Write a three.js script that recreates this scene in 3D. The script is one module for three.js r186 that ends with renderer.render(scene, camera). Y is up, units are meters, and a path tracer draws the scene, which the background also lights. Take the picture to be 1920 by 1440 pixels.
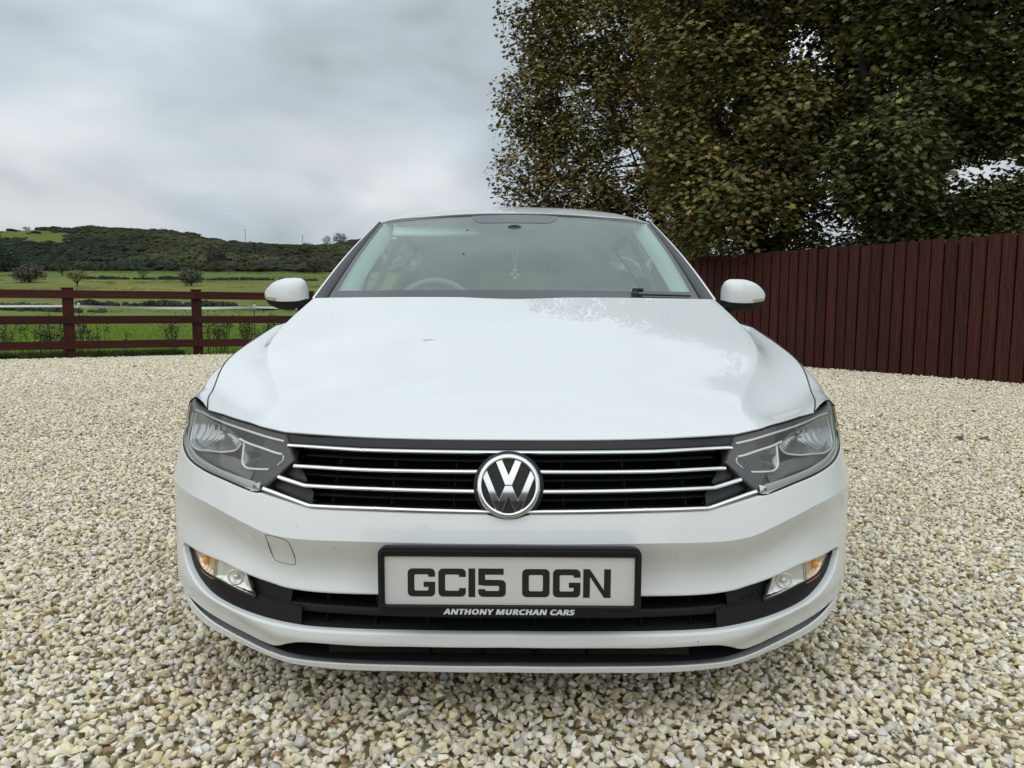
import * as THREE from 'three';
import { mergeGeometries, mergeVertices } from 'three/addons/utils/BufferGeometryUtils.js';
import { ConvexGeometry } from 'three/addons/geometries/ConvexGeometry.js';
import { RoundedBoxGeometry } from 'three/addons/geometries/RoundedBoxGeometry.js';
import { ImprovedNoise } from 'three/addons/math/ImprovedNoise.js';
import { TextGeometry } from 'three/addons/geometries/TextGeometry.js';
import { FontLoader } from 'three/addons/loaders/FontLoader.js';

// ---------------------------------------------------------------- camera, sky, sun, exposure
const scene = new THREE.Scene();
const camera = new THREE.PerspectiveCamera(54.43, 4 / 3, 0.1, 3000);
camera.rotation.order = 'YXZ';
camera.position.set(0, 0.94, 1.504);
camera.rotation.set(-Math.atan(0.1), 0, THREE.MathUtils.degToRad(0.2));
scene.add(camera);

const renderer = new THREE.WebGLRenderer({ antialias: true });
renderer.toneMapping = THREE.LinearToneMapping;
renderer.toneMappingExposure = 1.0;
renderer.shadowMap.enabled = true;

const perlin = new ImprovedNoise();
const noise = (x, y, z = 0) => perlin.noise(x, y, z);
function fbm(x, y, z = 0, oct = 4) {
  let s = 0, a = 0.5, f = 1;
  for (let i = 0; i < oct; i++) { s += a * noise(x * f, y * f, z * f + 7.3 * i); a *= 0.5; f *= 2.03; }
  return s;
}
const sstep = (a, b, x) => { const t = Math.min(1, Math.max(0, (x - a) / (b - a))); return t * t * (3 - 2 * t); };
const lerp = (a, b, t) => a + (b - a) * t;

// overcast sky: a layer of stratus seen from below, brighter where the cloud is thin
{
  const W = 1024, H = 512, d = new Float32Array(W * H * 4);
  for (let j = 0; j < H; j++) for (let i = 0; i < W; i++) {
    const el = ((j + 0.5) / H - 0.5) * Math.PI, az = ((i + 0.5) / W - 0.5) * 2 * Math.PI;
    const y = Math.sin(el), x = Math.cos(el) * Math.cos(az), z = Math.cos(el) * Math.sin(az);
    const h = 1 / (0.62 + Math.max(y, 0)), qx = x * h * 1.7, qy = y * 4.2, qz = z * h * 1.7;
    const wx = 0.55 * fbm(qx + 3, qy, qz + 1.7, 3), wy = 0.45 * fbm(qx, qy + 9, qz + 4.1, 3);
    const c = fbm(qx * 1.15 + wx + 1.3, qy * 1.0 + wy, qz * 1.15 + 0.4, 5);
    const c2 = fbm(qx * 3.1 + wx, qy * 2.6 + wy, qz * 3.1 + 8.2, 5);
    let L = 0.45 + 0.62 * Math.pow(Math.max(y, 0), 0.8);
    L *= 1 + 0.78 * c + 0.32 * c2;
    const warm = sstep(-0.05, 0.35, c);
    const o = (j * W + i) * 4;
    d[o] = L * (0.875 + 0.085 * warm); d[o + 1] = L * (1.0 + 0.005 * warm); d[o + 2] = L * (1.085 - 0.035 * warm); d[o + 3] = 1;
  }
  const t = new THREE.DataTexture(d, W, H, THREE.RGBAFormat, THREE.FloatType);
  t.mapping = THREE.EquirectangularReflectionMapping; t.magFilter = THREE.LinearFilter; t.needsUpdate = true;
  scene.background = t; scene.environment = t;
}
const sun = new THREE.DirectionalLight(new THREE.Color(1.0, 0.965, 0.9), 1.5);
sun.position.set(-9, 22, 20); sun.target.position.set(0, 0, -3);
sun.castShadow = true; sun.shadow.radius = 200; sun.shadow.mapSize.set(2048, 2048);
Object.assign(sun.shadow.camera, { left: -22, right: 22, top: 22, bottom: -22, near: 1, far: 90 });
scene.add(sun, sun.target);

// ---------------------------------------------------------------- helpers
function rng(seed) { let a = seed >>> 0; return () => { a = (a + 0x6D2B79F5) | 0; let t = Math.imul(a ^ (a >>> 15), 1 | a); t = (t + Math.imul(t ^ (t >>> 7), 61 | t)) ^ t; return ((t ^ (t >>> 14)) >>> 0) / 4294967296; }; }
const V = (x, y, z) => new THREE.Vector3(x, y, z);
const lin = (r, g, b) => new THREE.Color().setRGB(r, g, b);
const taken = {};
function numbered(name) { const n = taken[name] = (taken[name] ?? -1) + 1; return n ? `${name}_${String(n).padStart(3, '0')}` : name; }
function tag(o, label, category, group, kind) {
  if (label) o.userData.label = label;
  if (category) o.userData.category = category;
  if (group) o.userData.group = group;
  if (kind) o.userData.kind = kind;
  return o;
}
function mesh(name, geo, mat, parent) {
  if (Array.isArray(geo)) geo = merge(geo);
  const m = new THREE.Mesh(geo, mat);
  m.castShadow = m.receiveShadow = true;
  if (!parent || parent === scene) { m.name = numbered(name); scene.add(m); } else { m.name = name; parent.add(m); }
  return m;
}
function group(name, pos, parent) {
  const g = new THREE.Group();
  if (pos) g.position.set(...pos);
  if (!parent) { g.name = numbered(name); scene.add(g); } else { g.name = name; parent.add(g); }
  return g;
}
function plain(g) { g = g.index ? g.toNonIndexed() : g.clone(); for (const k of Object.keys(g.attributes)) if (!['position', 'normal', 'uv'].includes(k)) g.deleteAttribute(k); if (!g.attributes.uv) g.setAttribute('uv', new THREE.BufferAttribute(new Float32Array(g.attributes.position.count * 2), 2)); if (!g.attributes.normal) g.computeVertexNormals(); return g; }
function merge(list) { return mergeGeometries(list.map(plain)); }
function mir(g) { // the same shape on the other side of the car
  g = (g.index ? g.toNonIndexed() : g.clone());
  const p = g.attributes.position, n = g.attributes.normal, u = g.attributes.uv;
  for (let i = 0; i < p.count; i++) { p.setX(i, -p.getX(i)); if (n) n.setX(i, -n.getX(i)); }
  for (const a of [p, n, u]) if (a) for (let i = 0; i < a.count; i += 3) for (let k = 0; k < a.itemSize; k++) { const s = a.itemSize, x = a.array[(i + 1) * s + k]; a.array[(i + 1) * s + k] = a.array[(i + 2) * s + k]; a.array[(i + 2) * s + k] = x; }
  return g;
}
function pchip(P) {
  const X = P.map((p) => p[0]), Y = P.map((p) => p[1]), n = X.length, h = [], dl = [], m = [];
  for (let i = 0; i < n - 1; i++) { h[i] = X[i + 1] - X[i]; dl[i] = (Y[i + 1] - Y[i]) / h[i]; }
  for (let i = 0; i < n; i++) m[i] = 0;
  m[0] = dl[0]; m[n - 1] = dl[n - 2];
  for (let i = 1; i < n - 1; i++) if (dl[i - 1] * dl[i] > 0) { const a = 2 * h[i] + h[i - 1], b = h[i] + 2 * h[i - 1]; m[i] = (a + b) / (a / dl[i - 1] + b / dl[i]); }
  return (x) => {
    x = Math.min(X[n - 1], Math.max(X[0], x));
    let i = 0; while (i < n - 2 && x >= X[i + 1]) i++;
    const t = (x - X[i]) / h[i];
    return (1 + 2 * t) * (1 - t) ** 2 * Y[i] + t * (1 - t) ** 2 * h[i] * m[i] + t * t * (3 - 2 * t) * Y[i + 1] + t * t * (t - 1) * h[i] * m[i + 1];
  };
}
function linear(P) { return (x) => { if (x <= P[0][0]) return P[0][1]; for (let i = 1; i < P.length; i++) if (x <= P[i][0]) return lerp(P[i - 1][1], P[i][1], (x - P[i - 1][0]) / (P[i][0] - P[i - 1][0])); return P[P.length - 1][1]; }; }
function nspline(t, v) { // natural cubic spline
  const n = t.length; if (n === 2) return (x) => lerp(v[0], v[1], (x - t[0]) / (t[1] - t[0]));
  const h = [], a = [], b = [], c = [], r = [];
  for (let i = 0; i < n - 1; i++) h[i] = t[i + 1] - t[i];
  b[0] = b[n - 1] = 1; c[0] = 0; a[n - 1] = 0; r[0] = r[n - 1] = 0;
  for (let i = 1; i < n - 1; i++) { a[i] = h[i - 1]; b[i] = 2 * (h[i - 1] + h[i]); c[i] = h[i]; r[i] = 6 * ((v[i + 1] - v[i]) / h[i] - (v[i] - v[i - 1]) / h[i - 1]); }
  for (let i = 1; i < n; i++) { const w = a[i] / b[i - 1]; b[i] -= w * c[i - 1]; r[i] -= w * r[i - 1]; }
  const m = []; m[n - 1] = r[n - 1] / b[n - 1];
  for (let i = n - 2; i >= 0; i--) m[i] = (r[i] - c[i] * m[i + 1]) / b[i];
  return (x) => { let i = 0; while (i < n - 2 && x > t[i + 1]) i++; const A = t[i + 1] - x, B = x - t[i], q = h[i]; return m[i] * A ** 3 / (6 * q) + m[i + 1] * B ** 3 / (6 * q) + (v[i] / q - m[i] * q / 6) * A + (v[i + 1] / q - m[i + 1] * q / 6) * B; };
}
function gridGeo(rows, normals, flip) { // rows of points -> indexed sheet, uv along and across in metres
  const R = rows.length, C = rows[0].length, p = [], u = [], ix = [], nn = [];
  for (let r = 0; r < R; r++) for (let c = 0; c < C; c++) {
    const q = rows[r][c]; p.push(q.x, q.y, q.z);
    u.push(c / (C - 1), r / (R - 1));
    if (normals) nn.push(normals[r][c].x, normals[r][c].y, normals[r][c].z);
  }
  for (let r = 0; r < R - 1; r++) for (let c = 0; c < C - 1; c++) {
    const a = r * C + c, b = a + 1, d = a + C, e = d + 1;
    if (flip) ix.push(a, d, b, b, d, e); else ix.push(a, b, d, b, e, d);
  }
  const g = new THREE.BufferGeometry();
  g.setAttribute('position', new THREE.Float32BufferAttribute(p, 3)); g.setAttribute('uv', new THREE.Float32BufferAttribute(u, 2)); g.setIndex(ix);
  if (normals) g.setAttribute('normal', new THREE.Float32BufferAttribute(nn, 3)); else g.computeVertexNormals();
  return g;
}
function tubeAlong(pts, r, seg = 24, rad = 6, closed = false) { return new THREE.TubeGeometry(new THREE.CatmullRomCurve3(pts, closed, 'centripetal'), seg, r, rad, closed); }
function boxAt(w, h, d, x, y, z, rx = 0, ry = 0, rz = 0, r = 0) {
  const g = r ? new RoundedBoxGeometry(w, h, d, 2, r) : new THREE.BoxGeometry(w, h, d);
  g.applyMatrix4(new THREE.Matrix4().compose(V(x, y, z), new THREE.Quaternion().setFromEuler(new THREE.Euler(rx, ry, rz)), V(1, 1, 1)));
  return g;
}
function tex(W, H, fn, srgb, rx = 1, ry = 1) {
  const d = new Uint8Array(W * H * 4);
  for (let j = 0; j < H; j++) for (let i = 0; i < W; i++) { const c = fn(i / W, j / H, i, j); for (let k = 0; k < 3; k++) d[(j * W + i) * 4 + k] = Math.max(0, Math.min(255, c[k] * 255)); d[(j * W + i) * 4 + 3] = 255; }
  const t = new THREE.DataTexture(d, W, H); t.wrapS = t.wrapT = THREE.RepeatWrapping; t.magFilter = THREE.LinearFilter; t.repeat.set(rx, ry);
  if (srgb) t.colorSpace = THREE.SRGBColorSpace; t.needsUpdate = true; return t;
}
const std = (c, rough = 0.6, metal = 0, more = {}) => new THREE.MeshStandardMaterial({ color: c, roughness: rough, metalness: metal, side: THREE.DoubleSide, ...more });
const phys = (c, more = {}) => new THREE.MeshPhysicalMaterial({ color: c, side: THREE.DoubleSide, ...more });
function inst(name, geo, mat, mats, cols, parent) {
  const m = new THREE.InstancedMesh(geo, mat, mats.length);
  mats.forEach((q, i) => m.setMatrixAt(i, q)); if (cols) cols.forEach((c, i) => m.setColorAt(i, c));
  m.castShadow = m.receiveShadow = true; m.name = name; parent.add(m); return m;
}
const mat4 = (x, y, z, rx, ry, rz, sx, sy = sx, sz = sx) => new THREE.Matrix4().compose(V(x, y, z), new THREE.Quaternion().setFromEuler(new THREE.Euler(rx, ry, rz)), V(sx, sy, sz));

// ---------------------------------------------------------------- land: yard, field, hill
const baseH = pchip([[0, -0.07], [20, -0.1], [45, -0.05], [70, 0.3], [90, 0.75], [100, 1.3], [150, 4.4], [200, 8.3], [262, 13.8], [300, 19], [700, 50]]);
const ridge = pchip([[-620, 36], [-430, 38], [-295, 41.2], [-273, 43], [-243, 44.6], [-203, 42.6], [-172, 38.4], [-150, 35.2], [-123, 34.2], [-95, 36.3], [-50, 38], [20, 34], [105, 30], [260, 36], [420, 40]]);
function land(x, z) {
  const d = 1.504 - z, f = sstep(255, 430, d);
  const sx = x * 430 / Math.max(d, 200);
  let h = baseH(Math.min(d, 262));
  h = lerp(h, ridge(Math.max(-620, Math.min(420, sx))), Math.pow(f, 0.85));
  if (d > 430) h -= (d - 430) * 0.06;
  h += 1.1 * sstep(250, 300, d) * fbm(x * 0.03, z * 0.03, 0.5, 4) * 4 * (1 - 0.7 * sstep(400, 430, d));
  h += 0.35 * sstep(25, 60, d) * fbm(x * 0.05, z * 0.05, 3.3, 3);
  h += 72 * Math.exp(-(((x - 400) / 150) ** 2) - ((d - 640) / 130) ** 2);
  return h;
}
const meadowPatch = (x, z) => { // the green pasture high on the hill
  const d = 1.504 - z, px = 960 + x / d * 1400, py = 580 - (land(x, z) - 0.94) / d * 1400;
  const w = 6 * fbm(x * 0.05, z * 0.05, 6, 3);
  const top = 437 - 2 * sstep(0, 60, px) + 0.12 * Math.max(0, px - 70) + w * 0.3, bot = 452 + 0.07 * px + w;
  return px < 128 + w * 13 + 10 * noise(x * 0.4, z * 0.4, 3) && py > top && py < bot && d > 300;
};
{
  const ds = []; for (let d = -40; d < 60; d += 4) ds.push(d); for (let d = 60; d < 250; d += 5) ds.push(d); for (let d = 250; d < 450; d += 2.5) ds.push(d); for (let d = 450; d <= 1500; d += 30) ds.push(d);
  const rows = [], cols = [];
  for (const d of ds) {
    const row = [], half = Math.max(60, d * 0.95), n = 220;
    for (let i = 0; i <= n; i++) {
      const x = -half + 2 * half * i / n, z = 1.504 - d; row.push(V(x, land(x, z), z));
      const m = fbm(x * 0.02, z * 0.02, 1, 4), k = fbm(x * 0.15, z * 0.15, 2, 3);
      let c = [0.205 + 0.17 * m + 0.13 * k, 0.225 + 0.10 * m + 0.10 * k, 0.055 + 0.04 * m];
      if (d < 95) c = [0.165 + 0.11 * m + 0.08 * k, 0.23 + 0.05 * m + 0.08 * k, 0.042];
      if (d > 205 && d < 262) c = [0.165 + 0.09 * m + 0.07 * k, 0.215 + 0.04 * m + 0.07 * k, 0.05];
      if (d > 258) c = meadowPatch(x, z) ? [0.15 + 0.08 * m, 0.185 + 0.05 * m, 0.04] : [0.048 + 0.03 * k, 0.05 + 0.02 * m, 0.03];
      if (d > 500) c = [0.085, 0.068, 0.066];
      cols.push(...c.map((q) => Math.max(0.008, q)));
    }
    rows.push(row);
  }
  const g = gridGeo(rows); g.setAttribute('color', new THREE.Float32BufferAttribute(cols, 3));
  const gr = tex(256, 256, (u, v, i, j) => { const n = 0.82 + 0.5 * fbm(i * 0.11, j * 0.11, 4, 3) + 0.25 * fbm(i * 0.4, j * 0.4, 9, 2); return [n, n, n * 0.96]; }, true, 60, 60);
  tag(mesh('ground', g, phys(0xffffff, { roughness: 0.95, specularIntensity: 0.25, vertexColors: true, map: gr })), 'green fields rising to the low brown hill behind the rail fence', 'ground', null, 'structure');
}

// fence lines (metres)
const RAIL0 = V(-8.3, 0, -12.5), RAILSTEP = V(1.97, 0, -1.06);
const BRD0 = V(6.51, 0, -8.25), BRDDIR = V(-0.529, 0, -0.849).normalize(), PITCH = 0.1835;
const railZ = (x) => RAIL0.z + (x - RAIL0.x) * RAILSTEP.z / RAILSTEP.x;
const boardX = (z) => BRD0.x + (z - BRD0.z) * BRDDIR.x / BRDDIR.z;
const inYard = (x, z) => z > railZ(x) && x < boardX(z);

// yard: the sheet below the loose stones
{
  const s = new THREE.Shape();
  const zc = -17.6; // where the two fences meet
  s.moveTo(-34, -(railZ(-34))); s.lineTo(1.0, 17.6); s.lineTo(boardX(-17.6) + 0.2, 17.6); s.lineTo(boardX(10) + 0.15, -10); s.lineTo(-34, -10); s.closePath();
  const g = new THREE.ShapeGeometry(s); g.rotateX(-Math.PI / 2);
  const p = g.attributes.position, uv = g.attributes.uv; for (let i = 0; i < p.count; i++) uv.setXY(i, p.getX(i) / 1.7, p.getZ(i) / 1.7);
  const R = rng(5), pts = []; for (let i = 0; i < 2600; i++) pts.push([R(), R(), R()]);
  const N = 512, cell = 40, bins = {}; pts.forEach((q) => { const k = `${Math.floor(q[0] * cell)},${Math.floor(q[1] * cell)}`; (bins[k] ||= []).push(q); });
  const at = (u, v) => { let a = 9, b = 9, who = null; const ci = Math.floor(u * cell), cj = Math.floor(v * cell); for (let i = -2; i <= 2; i++) for (let j = -2; j <= 2; j++) for (const q of bins[`${(ci + i + cell) % cell},${(cj + j + cell) % cell}`] || []) { let dx = Math.abs(q[0] - u), dy = Math.abs(q[1] - v); dx = Math.min(dx, 1 - dx); dy = Math.min(dy, 1 - dy); const d = dx * dx + dy * dy; if (d < a) { b = a; a = d; who = q; } else if (d < b) b = d; } return [Math.sqrt(a), Math.sqrt(b), who ? who[2] : 0.5]; };
  const cache = []; for (let j = 0; j < N; j++) for (let i = 0; i < N; i++) cache.push(at((i + 0.5) / N, (j + 0.5) / N));
  const map = tex(N, N, (u, v, i, j) => { const [, , w] = cache[j * N + i]; const b = 0.62 + 0.22 * w; return [b * 1.0, b * (0.96 + 0.03 * ((w * 7) % 1)), b * (0.78 + 0.14 * ((w * 13) % 1))]; }, true);
  const bump = tex(N, N, (u, v, i, j) => { const [a, b] = cache[j * N + i]; const h = Math.min(1, (b - a) * 70) ** 0.5; return [h, h, h]; });
  const y = mesh('gravel_yard', g, std(lin(0.62, 0.565, 0.44), 0.95, 0, { map, bumpMap: bump, bumpScale: 0.012 }));
  y.position.y = -0.015; tag(y, 'pale gravel yard surface around the white car', 'yard', null, 'structure');
}
// loose stones
{
  const R = rng(11), shapes = [];
  for (let k = 0; k < 10; k++) {
    const pts = [], sx = 0.5, sy = lerp(0.22, 0.36, R()), sz = lerp(0.3, 0.46, R());
    for (let i = 0; i < 11; i++) { const a = R() * 6.283, c = R() * 2 - 1, q = Math.sqrt(1 - c * c), r = lerp(0.78, 1.05, R()); pts.push(V(sx * q * Math.cos(a) * r, sy * c * r, sz * q * Math.sin(a) * r)); }
    const g = new ConvexGeometry(pts), p = g.attributes.position, n = g.attributes.normal; for (let i = 0; i < p.count; i++) { const v = V(n.getX(i), n.getY(i), n.getZ(i)).multiplyScalar(0.68).add(V(p.getX(i) / sx, p.getY(i) / sy, p.getZ(i) / sz).normalize().multiplyScalar(0.32)).normalize(); n.setXYZ(i, v.x, v.y, v.z); }
    shapes.push(g);
  }
  const lists = shapes.map(() => [[], []]);
  const pal = [[0.65, 0.59, 0.43], [0.68, 0.63, 0.50], [0.60, 0.525, 0.35], [0.56, 0.515, 0.42], [0.70, 0.67, 0.59], [0.53, 0.44, 0.27], [0.63, 0.575, 0.45], [0.48, 0.455, 0.395], [0.63, 0.55, 0.37], [0.65, 0.605, 0.49]];
  function put(x, z, s) {
    const k = Math.floor(R() * shapes.length), L = lists[k], sz = s * lerp(0.6, 1.35, R() * R());
    L[0].push(mat4(x, lerp(-0.013, 0.007, R()) + sz * 0.05, z, (R() - 0.5) * 1.3, R() * 6.283, (R() - 0.5) * 1.3, sz));
    const c = pal[Math.floor(R() * pal.length)], w = 1.17 * lerp(0.88, 1.08, R()), rust = R() < 0.025;
    L[1].push(rust ? lin(0.26 * w, 0.17 * w, 0.09 * w) : lin(c[0] * w, c[1] * w * lerp(0.97, 1.02, R()), c[2] * w * lerp(0.9, 1.12, R())));
  }
  function band(d0, d1, sp, size) {
    for (let d = d0; d < d1; d += sp) {
      const half = d * 0.76 + 1.0;
      for (let x = -half; x < half; x += sp) {
        const px = x + (R() - 0.5) * sp * 1.5, pz = 1.504 - d + (R() - 0.5) * sp * 1.5;
        if (!inYard(px, pz)) continue;
        if (Math.abs(px) < 0.8 && pz < -1.0 && pz > -4.6) continue;
        if (Math.abs(px) < 0.05 * -pz && pz < -5.2) continue; // nothing of this shows behind the car
        put(px, pz, size);
      }
    }
  }
  band(0.7, 3.2, 0.0150, 0.0345); band(3.2, 5.2, 0.0152, 0.0325); band(5.2, 9, 0.0205, 0.036); band(9, 19, 0.031, 0.052);
  const g = group('gravel'); tag(g, 'loose cream and grey stone chippings covering the yard', 'gravel', null, 'stuff');
  const m = new THREE.MeshStandardMaterial({ color: 0xffffff, roughness: 0.9 });
  shapes.forEach((s, k) => { const im = inst('stone_chippings', s, m, lists[k][0], lists[k][1], g); tag(im, null, null, null, 'stuff'); });
  console.log('stones', lists.reduce((a, l) => a + l[0].length, 0));
}

// ---------------------------------------------------------------- fences
const woodMap = tex(128, 512, (u, v, i, j) => { const g = fbm(u * 26, v * 3.2, 1, 4), k = fbm(u * 7, v * 1.2, 5, 3), w = fbm(u * 4, v * 4, 12, 3); let b = 0.80 + 0.42 * g + 0.30 * k + 0.26 * w; for (const [ku, kv, kr] of [[0.3, 0.22, 0.05], [0.62, 0.55, 0.04], [0.45, 0.83, 0.055]]) { const q = Math.hypot(u - ku, (v - kv) * 6) / kr; if (q < 1.6) b *= 0.72 + 0.28 * Math.min(1, Math.abs(q - 0.5)); } const fade = sstep(0.12, 0.4, fbm(u * 3, v * 5, 21, 4)); return [b + 0.05 * fade, b * 0.97 + 0.09 * fade, b * 0.96 + 0.08 * fade]; }, true);
const woodBump = tex(128, 512, (u, v, i, j) => { const g = 0.5 + 0.6 * fbm(u * 40, v * 3, 1, 3); return [g, g, g]; });
const stains = [[0.078, 0.0240, 0.0205], [0.064, 0.0205, 0.0180], [0.090, 0.0275, 0.0225], [0.073, 0.0260, 0.0225]].map((c) => phys(lin(...c), { roughness: 0.75, specularIntensity: 0.3, map: woodMap, bumpMap: woodBump, bumpScale: 0.0015 }));
{
  const f = group('rail_fence', [RAIL0.x, 0, RAIL0.z]);
  tag(f, 'dark red three-rail wooden fence between the yard and the green field', 'fence');
  f.rotation.y = -Math.atan2(RAILSTEP.z, RAILSTEP.x);
  const L = RAILSTEP.length(), R = rng(3);
  for (let i = -3; i <= 5; i++) {
    const p = mesh('post', boxAt(0.185, 1.42, 0.11, 0, 0.585, -0.06, 0, 0, 0, 0.008), stains[(i + 8) % 4], f);
    p.position.set(i * L, 0, 0); p.rotation.set((R() - 0.5) * 0.02, 0, (R() - 0.5) * 0.025);
    mesh('post_cap', boxAt(0.20, 0.022, 0.125, 0, 1.305, -0.06, 0, 0, 0, 0.006), stains[1], p);
  }
  for (const y of [1.19, 0.715, 0.24]) for (let i = -3; i < 5; i += 2) {
    const g = new RoundedBoxGeometry(2 * L - 0.006, 0.152, 0.036, 2, 0.006); const uv = g.attributes.uv; for (let k = 0; k < uv.count; k++) { const a = uv.getX(k); uv.setXY(k, uv.getY(k) + y, a * 2); }
    const r = mesh('rail', g, stains[(i + 3 + Math.round(y * 10)) % 4], f);
    r.position.set((i + 1) * L, y + (R() - 0.5) * 0.012, 0.02); r.rotation.z = (R() - 0.5) * 0.006;
  }
}
{
  const f = group('board_fence', [BRD0.x, 0, BRD0.z]);
  tag(f, 'tall dark red close-board wooden fence under the trees', 'fence');
  f.rotation.y = -Math.atan2(BRDDIR.z, BRDDIR.x); // local x runs along the fence away from the camera
  const R = rng(9), gs = [0, 1, 2].map((k) => { const g = new RoundedBoxGeometry(0.159, 1.94, 0.022, 2, 0.004), uv = g.attributes.uv; for (let i = 0; i < uv.count; i++) uv.setXY(i, uv.getX(i) * 0.9 + k * 0.31, uv.getY(i) + k * 0.37); return g; });
  for (let i = -8; i <= 48; i++) {
    const b = mesh('board', gs[Math.floor(R() * 3)], stains[Math.floor(R() * 4)], f);
    b.position.set((i + 0.5) * PITCH + (R() - 0.5) * 0.006, 0.965 + (R() - 0.5) * 0.024, (R() - 0.5) * 0.008); b.rotation.z = (R() - 0.5) * 0.010; b.rotation.y = (R() - 0.5) * 0.07;
  }
  const bg = new RoundedBoxGeometry(0.15, 1.86, 0.018, 1, 0.003); // narrow boards behind the joints
  for (let i = -8; i <= 48; i++) mesh('back_board', bg, stains[(i + 9) % 4], f).position.set(i * PITCH, 0.95, 0.05);
  for (const y of [0.35, 1.0, 1.65]) mesh('back_rail', boxAt(57 * PITCH, 0.09, 0.04, 20.5 * PITCH, y, 0.082, 0, 0, 0, 0.004), stains[1], f);
  for (let i = 0; i < 6; i++) mesh('fence_post', boxAt(0.1, 1.85, 0.1, (i * 10 - 4) * PITCH, 0.88, 0.156, 0, 0, 0, 0.006), stains[0], f);
}
// white electric tape behind the rails
{
  const f = group('electric_fence', [RAIL0.x, 0, RAIL0.z]); f.rotation.y = -Math.atan2(RAILSTEP.z, RAILSTEP.x);
  tag(f, 'white electric fence tape strung behind the dark red rails', 'electric fence');
  const L = RAILSTEP.length(), white = std(lin(0.62, 0.64, 0.64), 0.7);
  const ribbon = (x0, y0, x1, y1, h) => { const n = 16, a = []; for (const s of [0, 1]) { const r = []; for (let i = 0; i <= n; i++) { const t = i / n, y = lerp(y0, y1, t) - 0.03 * 4 * t * (1 - t), tw = 0.5 * Math.sin(t * 7 + x0); r.push(V(lerp(x0, x1, t), y + (s - 0.5) * h * Math.cos(tw * 0.5), -0.75 + (s - 0.5) * h * Math.sin(tw))); } a.push(r); } return gridGeo(a); };
  mesh('tape', ribbon(-3.4 * L, 1.01, 0.04, 0.975, 0.042), white, f);
  mesh('tape', ribbon(0.04, 0.975, 1.55 * L, 0.965, 0.052), white, f);
  mesh('tape', ribbon(1.55 * L, 0.965, 4.5 * L, 0.96, 0.046), white, f);
  const ins = new THREE.LatheGeometry([[0, -0.05], [0.022, -0.05], [0.03, -0.02], [0.016, 0], [0.03, 0.02], [0.022, 0.05], [0, 0.05]].map((q) => new THREE.Vector2(...q)), 10);
  for (const [x, y] of [[0.16, 0.985], [1.55 * L, 0.975], [4.5 * L, 0.96], [-3.4 * L, 1.01]]) {
    mesh('insulator', ins, white, f).position.set(x, y, -0.76);
    mesh('stake', boxAt(0.018, 1.15, 0.018, x, 0.5, -0.80), std(lin(0.05, 0.05, 0.05), 0.8), f);
  }
}

// ---------------------------------------------------------------- foliage tools
const leafGeo = (() => { // a five-lobed leaf, stalk at the origin, tip along +y, slightly folded
  const o = [[0.05, 0.02], [0.30, -0.04], [0.46, 0.20], [0.33, 0.28], [0.55, 0.58], [0.26, 0.56], [0, 1.0], [-0.26, 0.56], [-0.55, 0.58], [-0.33, 0.28], [-0.46, 0.20], [-0.30, -0.04], [-0.05, 0.02]];
  const p = [], c = V(0, 0.36, 0);
  for (let i = 0; i < o.length - 1; i++) for (const q of [c, V(o[i + 1][0], o[i + 1][1], -0.22 * Math.abs(o[i + 1][0])), V(o[i][0], o[i][1], -0.22 * Math.abs(o[i][0]))]) p.push(q.x, q.y, q.z);
  const g = new THREE.BufferGeometry(); g.setAttribute('position', new THREE.Float32BufferAttribute(p, 3)); g.computeVertexNormals(); return g;
})();
const smallLeafGeo = (() => { const p = [0, 0, 0, 0.35, 0.45, -0.06, 0, 1, 0, 0, 0, 0, 0, 1, 0, -0.35, 0.45, -0.06]; const g = new THREE.BufferGeometry(); g.setAttribute('position', new THREE.Float32BufferAttribute(p, 3)); g.computeVertexNormals(); return g; })();
const leafMat = new THREE.MeshPhysicalMaterial({ color: 0xffffff, roughness: 0.6, specularIntensity: 0.35, side: THREE.DoubleSide });
const barkMat = std(lin(0.042, 0.036, 0.029), 0.95, 0, { map: tex(64, 256, (u, v) => { const n = 0.75 + 0.6 * fbm(u * 12, v * 10, 2, 4); return [n, n, n]; }, true), bumpMap: tex(64, 256, (u, v) => { const n = 0.5 + 0.8 * fbm(u * 16, v * 9, 3, 3); return [n, n, n]; }), bumpScale: 0.01 });
function limb(pts, r0, r1, rad = 7, seg = 10) { // a tapered bough
  const c = new THREE.CatmullRomCurve3(pts, false, 'centripetal'), fr = c.computeFrenetFrames(seg, false), rows = [];
  for (let i = 0; i <= seg; i++) { const q = c.getPointAt(i / seg), r = lerp(r0, r1, i / seg), row = []; for (let k = 0; k <= rad; k++) { const a = k / rad * 6.2832; row.push(q.clone().addScaledVector(fr.normals[i], Math.cos(a) * r).addScaledVector(fr.binormals[i], Math.sin(a) * r)); } rows.push(row); }
  return gridGeo(rows, null, true);
}
function twig(a, b, r, R, rad = 3) { // a thin crooked branch
  const m = a.clone().lerp(b, 0.5); const L = a.distanceTo(b); m.x += (R() - 0.5) * L * 0.25; m.y += (R() - 0.2) * L * 0.14; m.z += (R() - 0.5) * L * 0.25;
  return limb([a, m, b], r, r * 0.3, rad, 3);
}
const UPQ = V(0, 1, 0);
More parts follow.
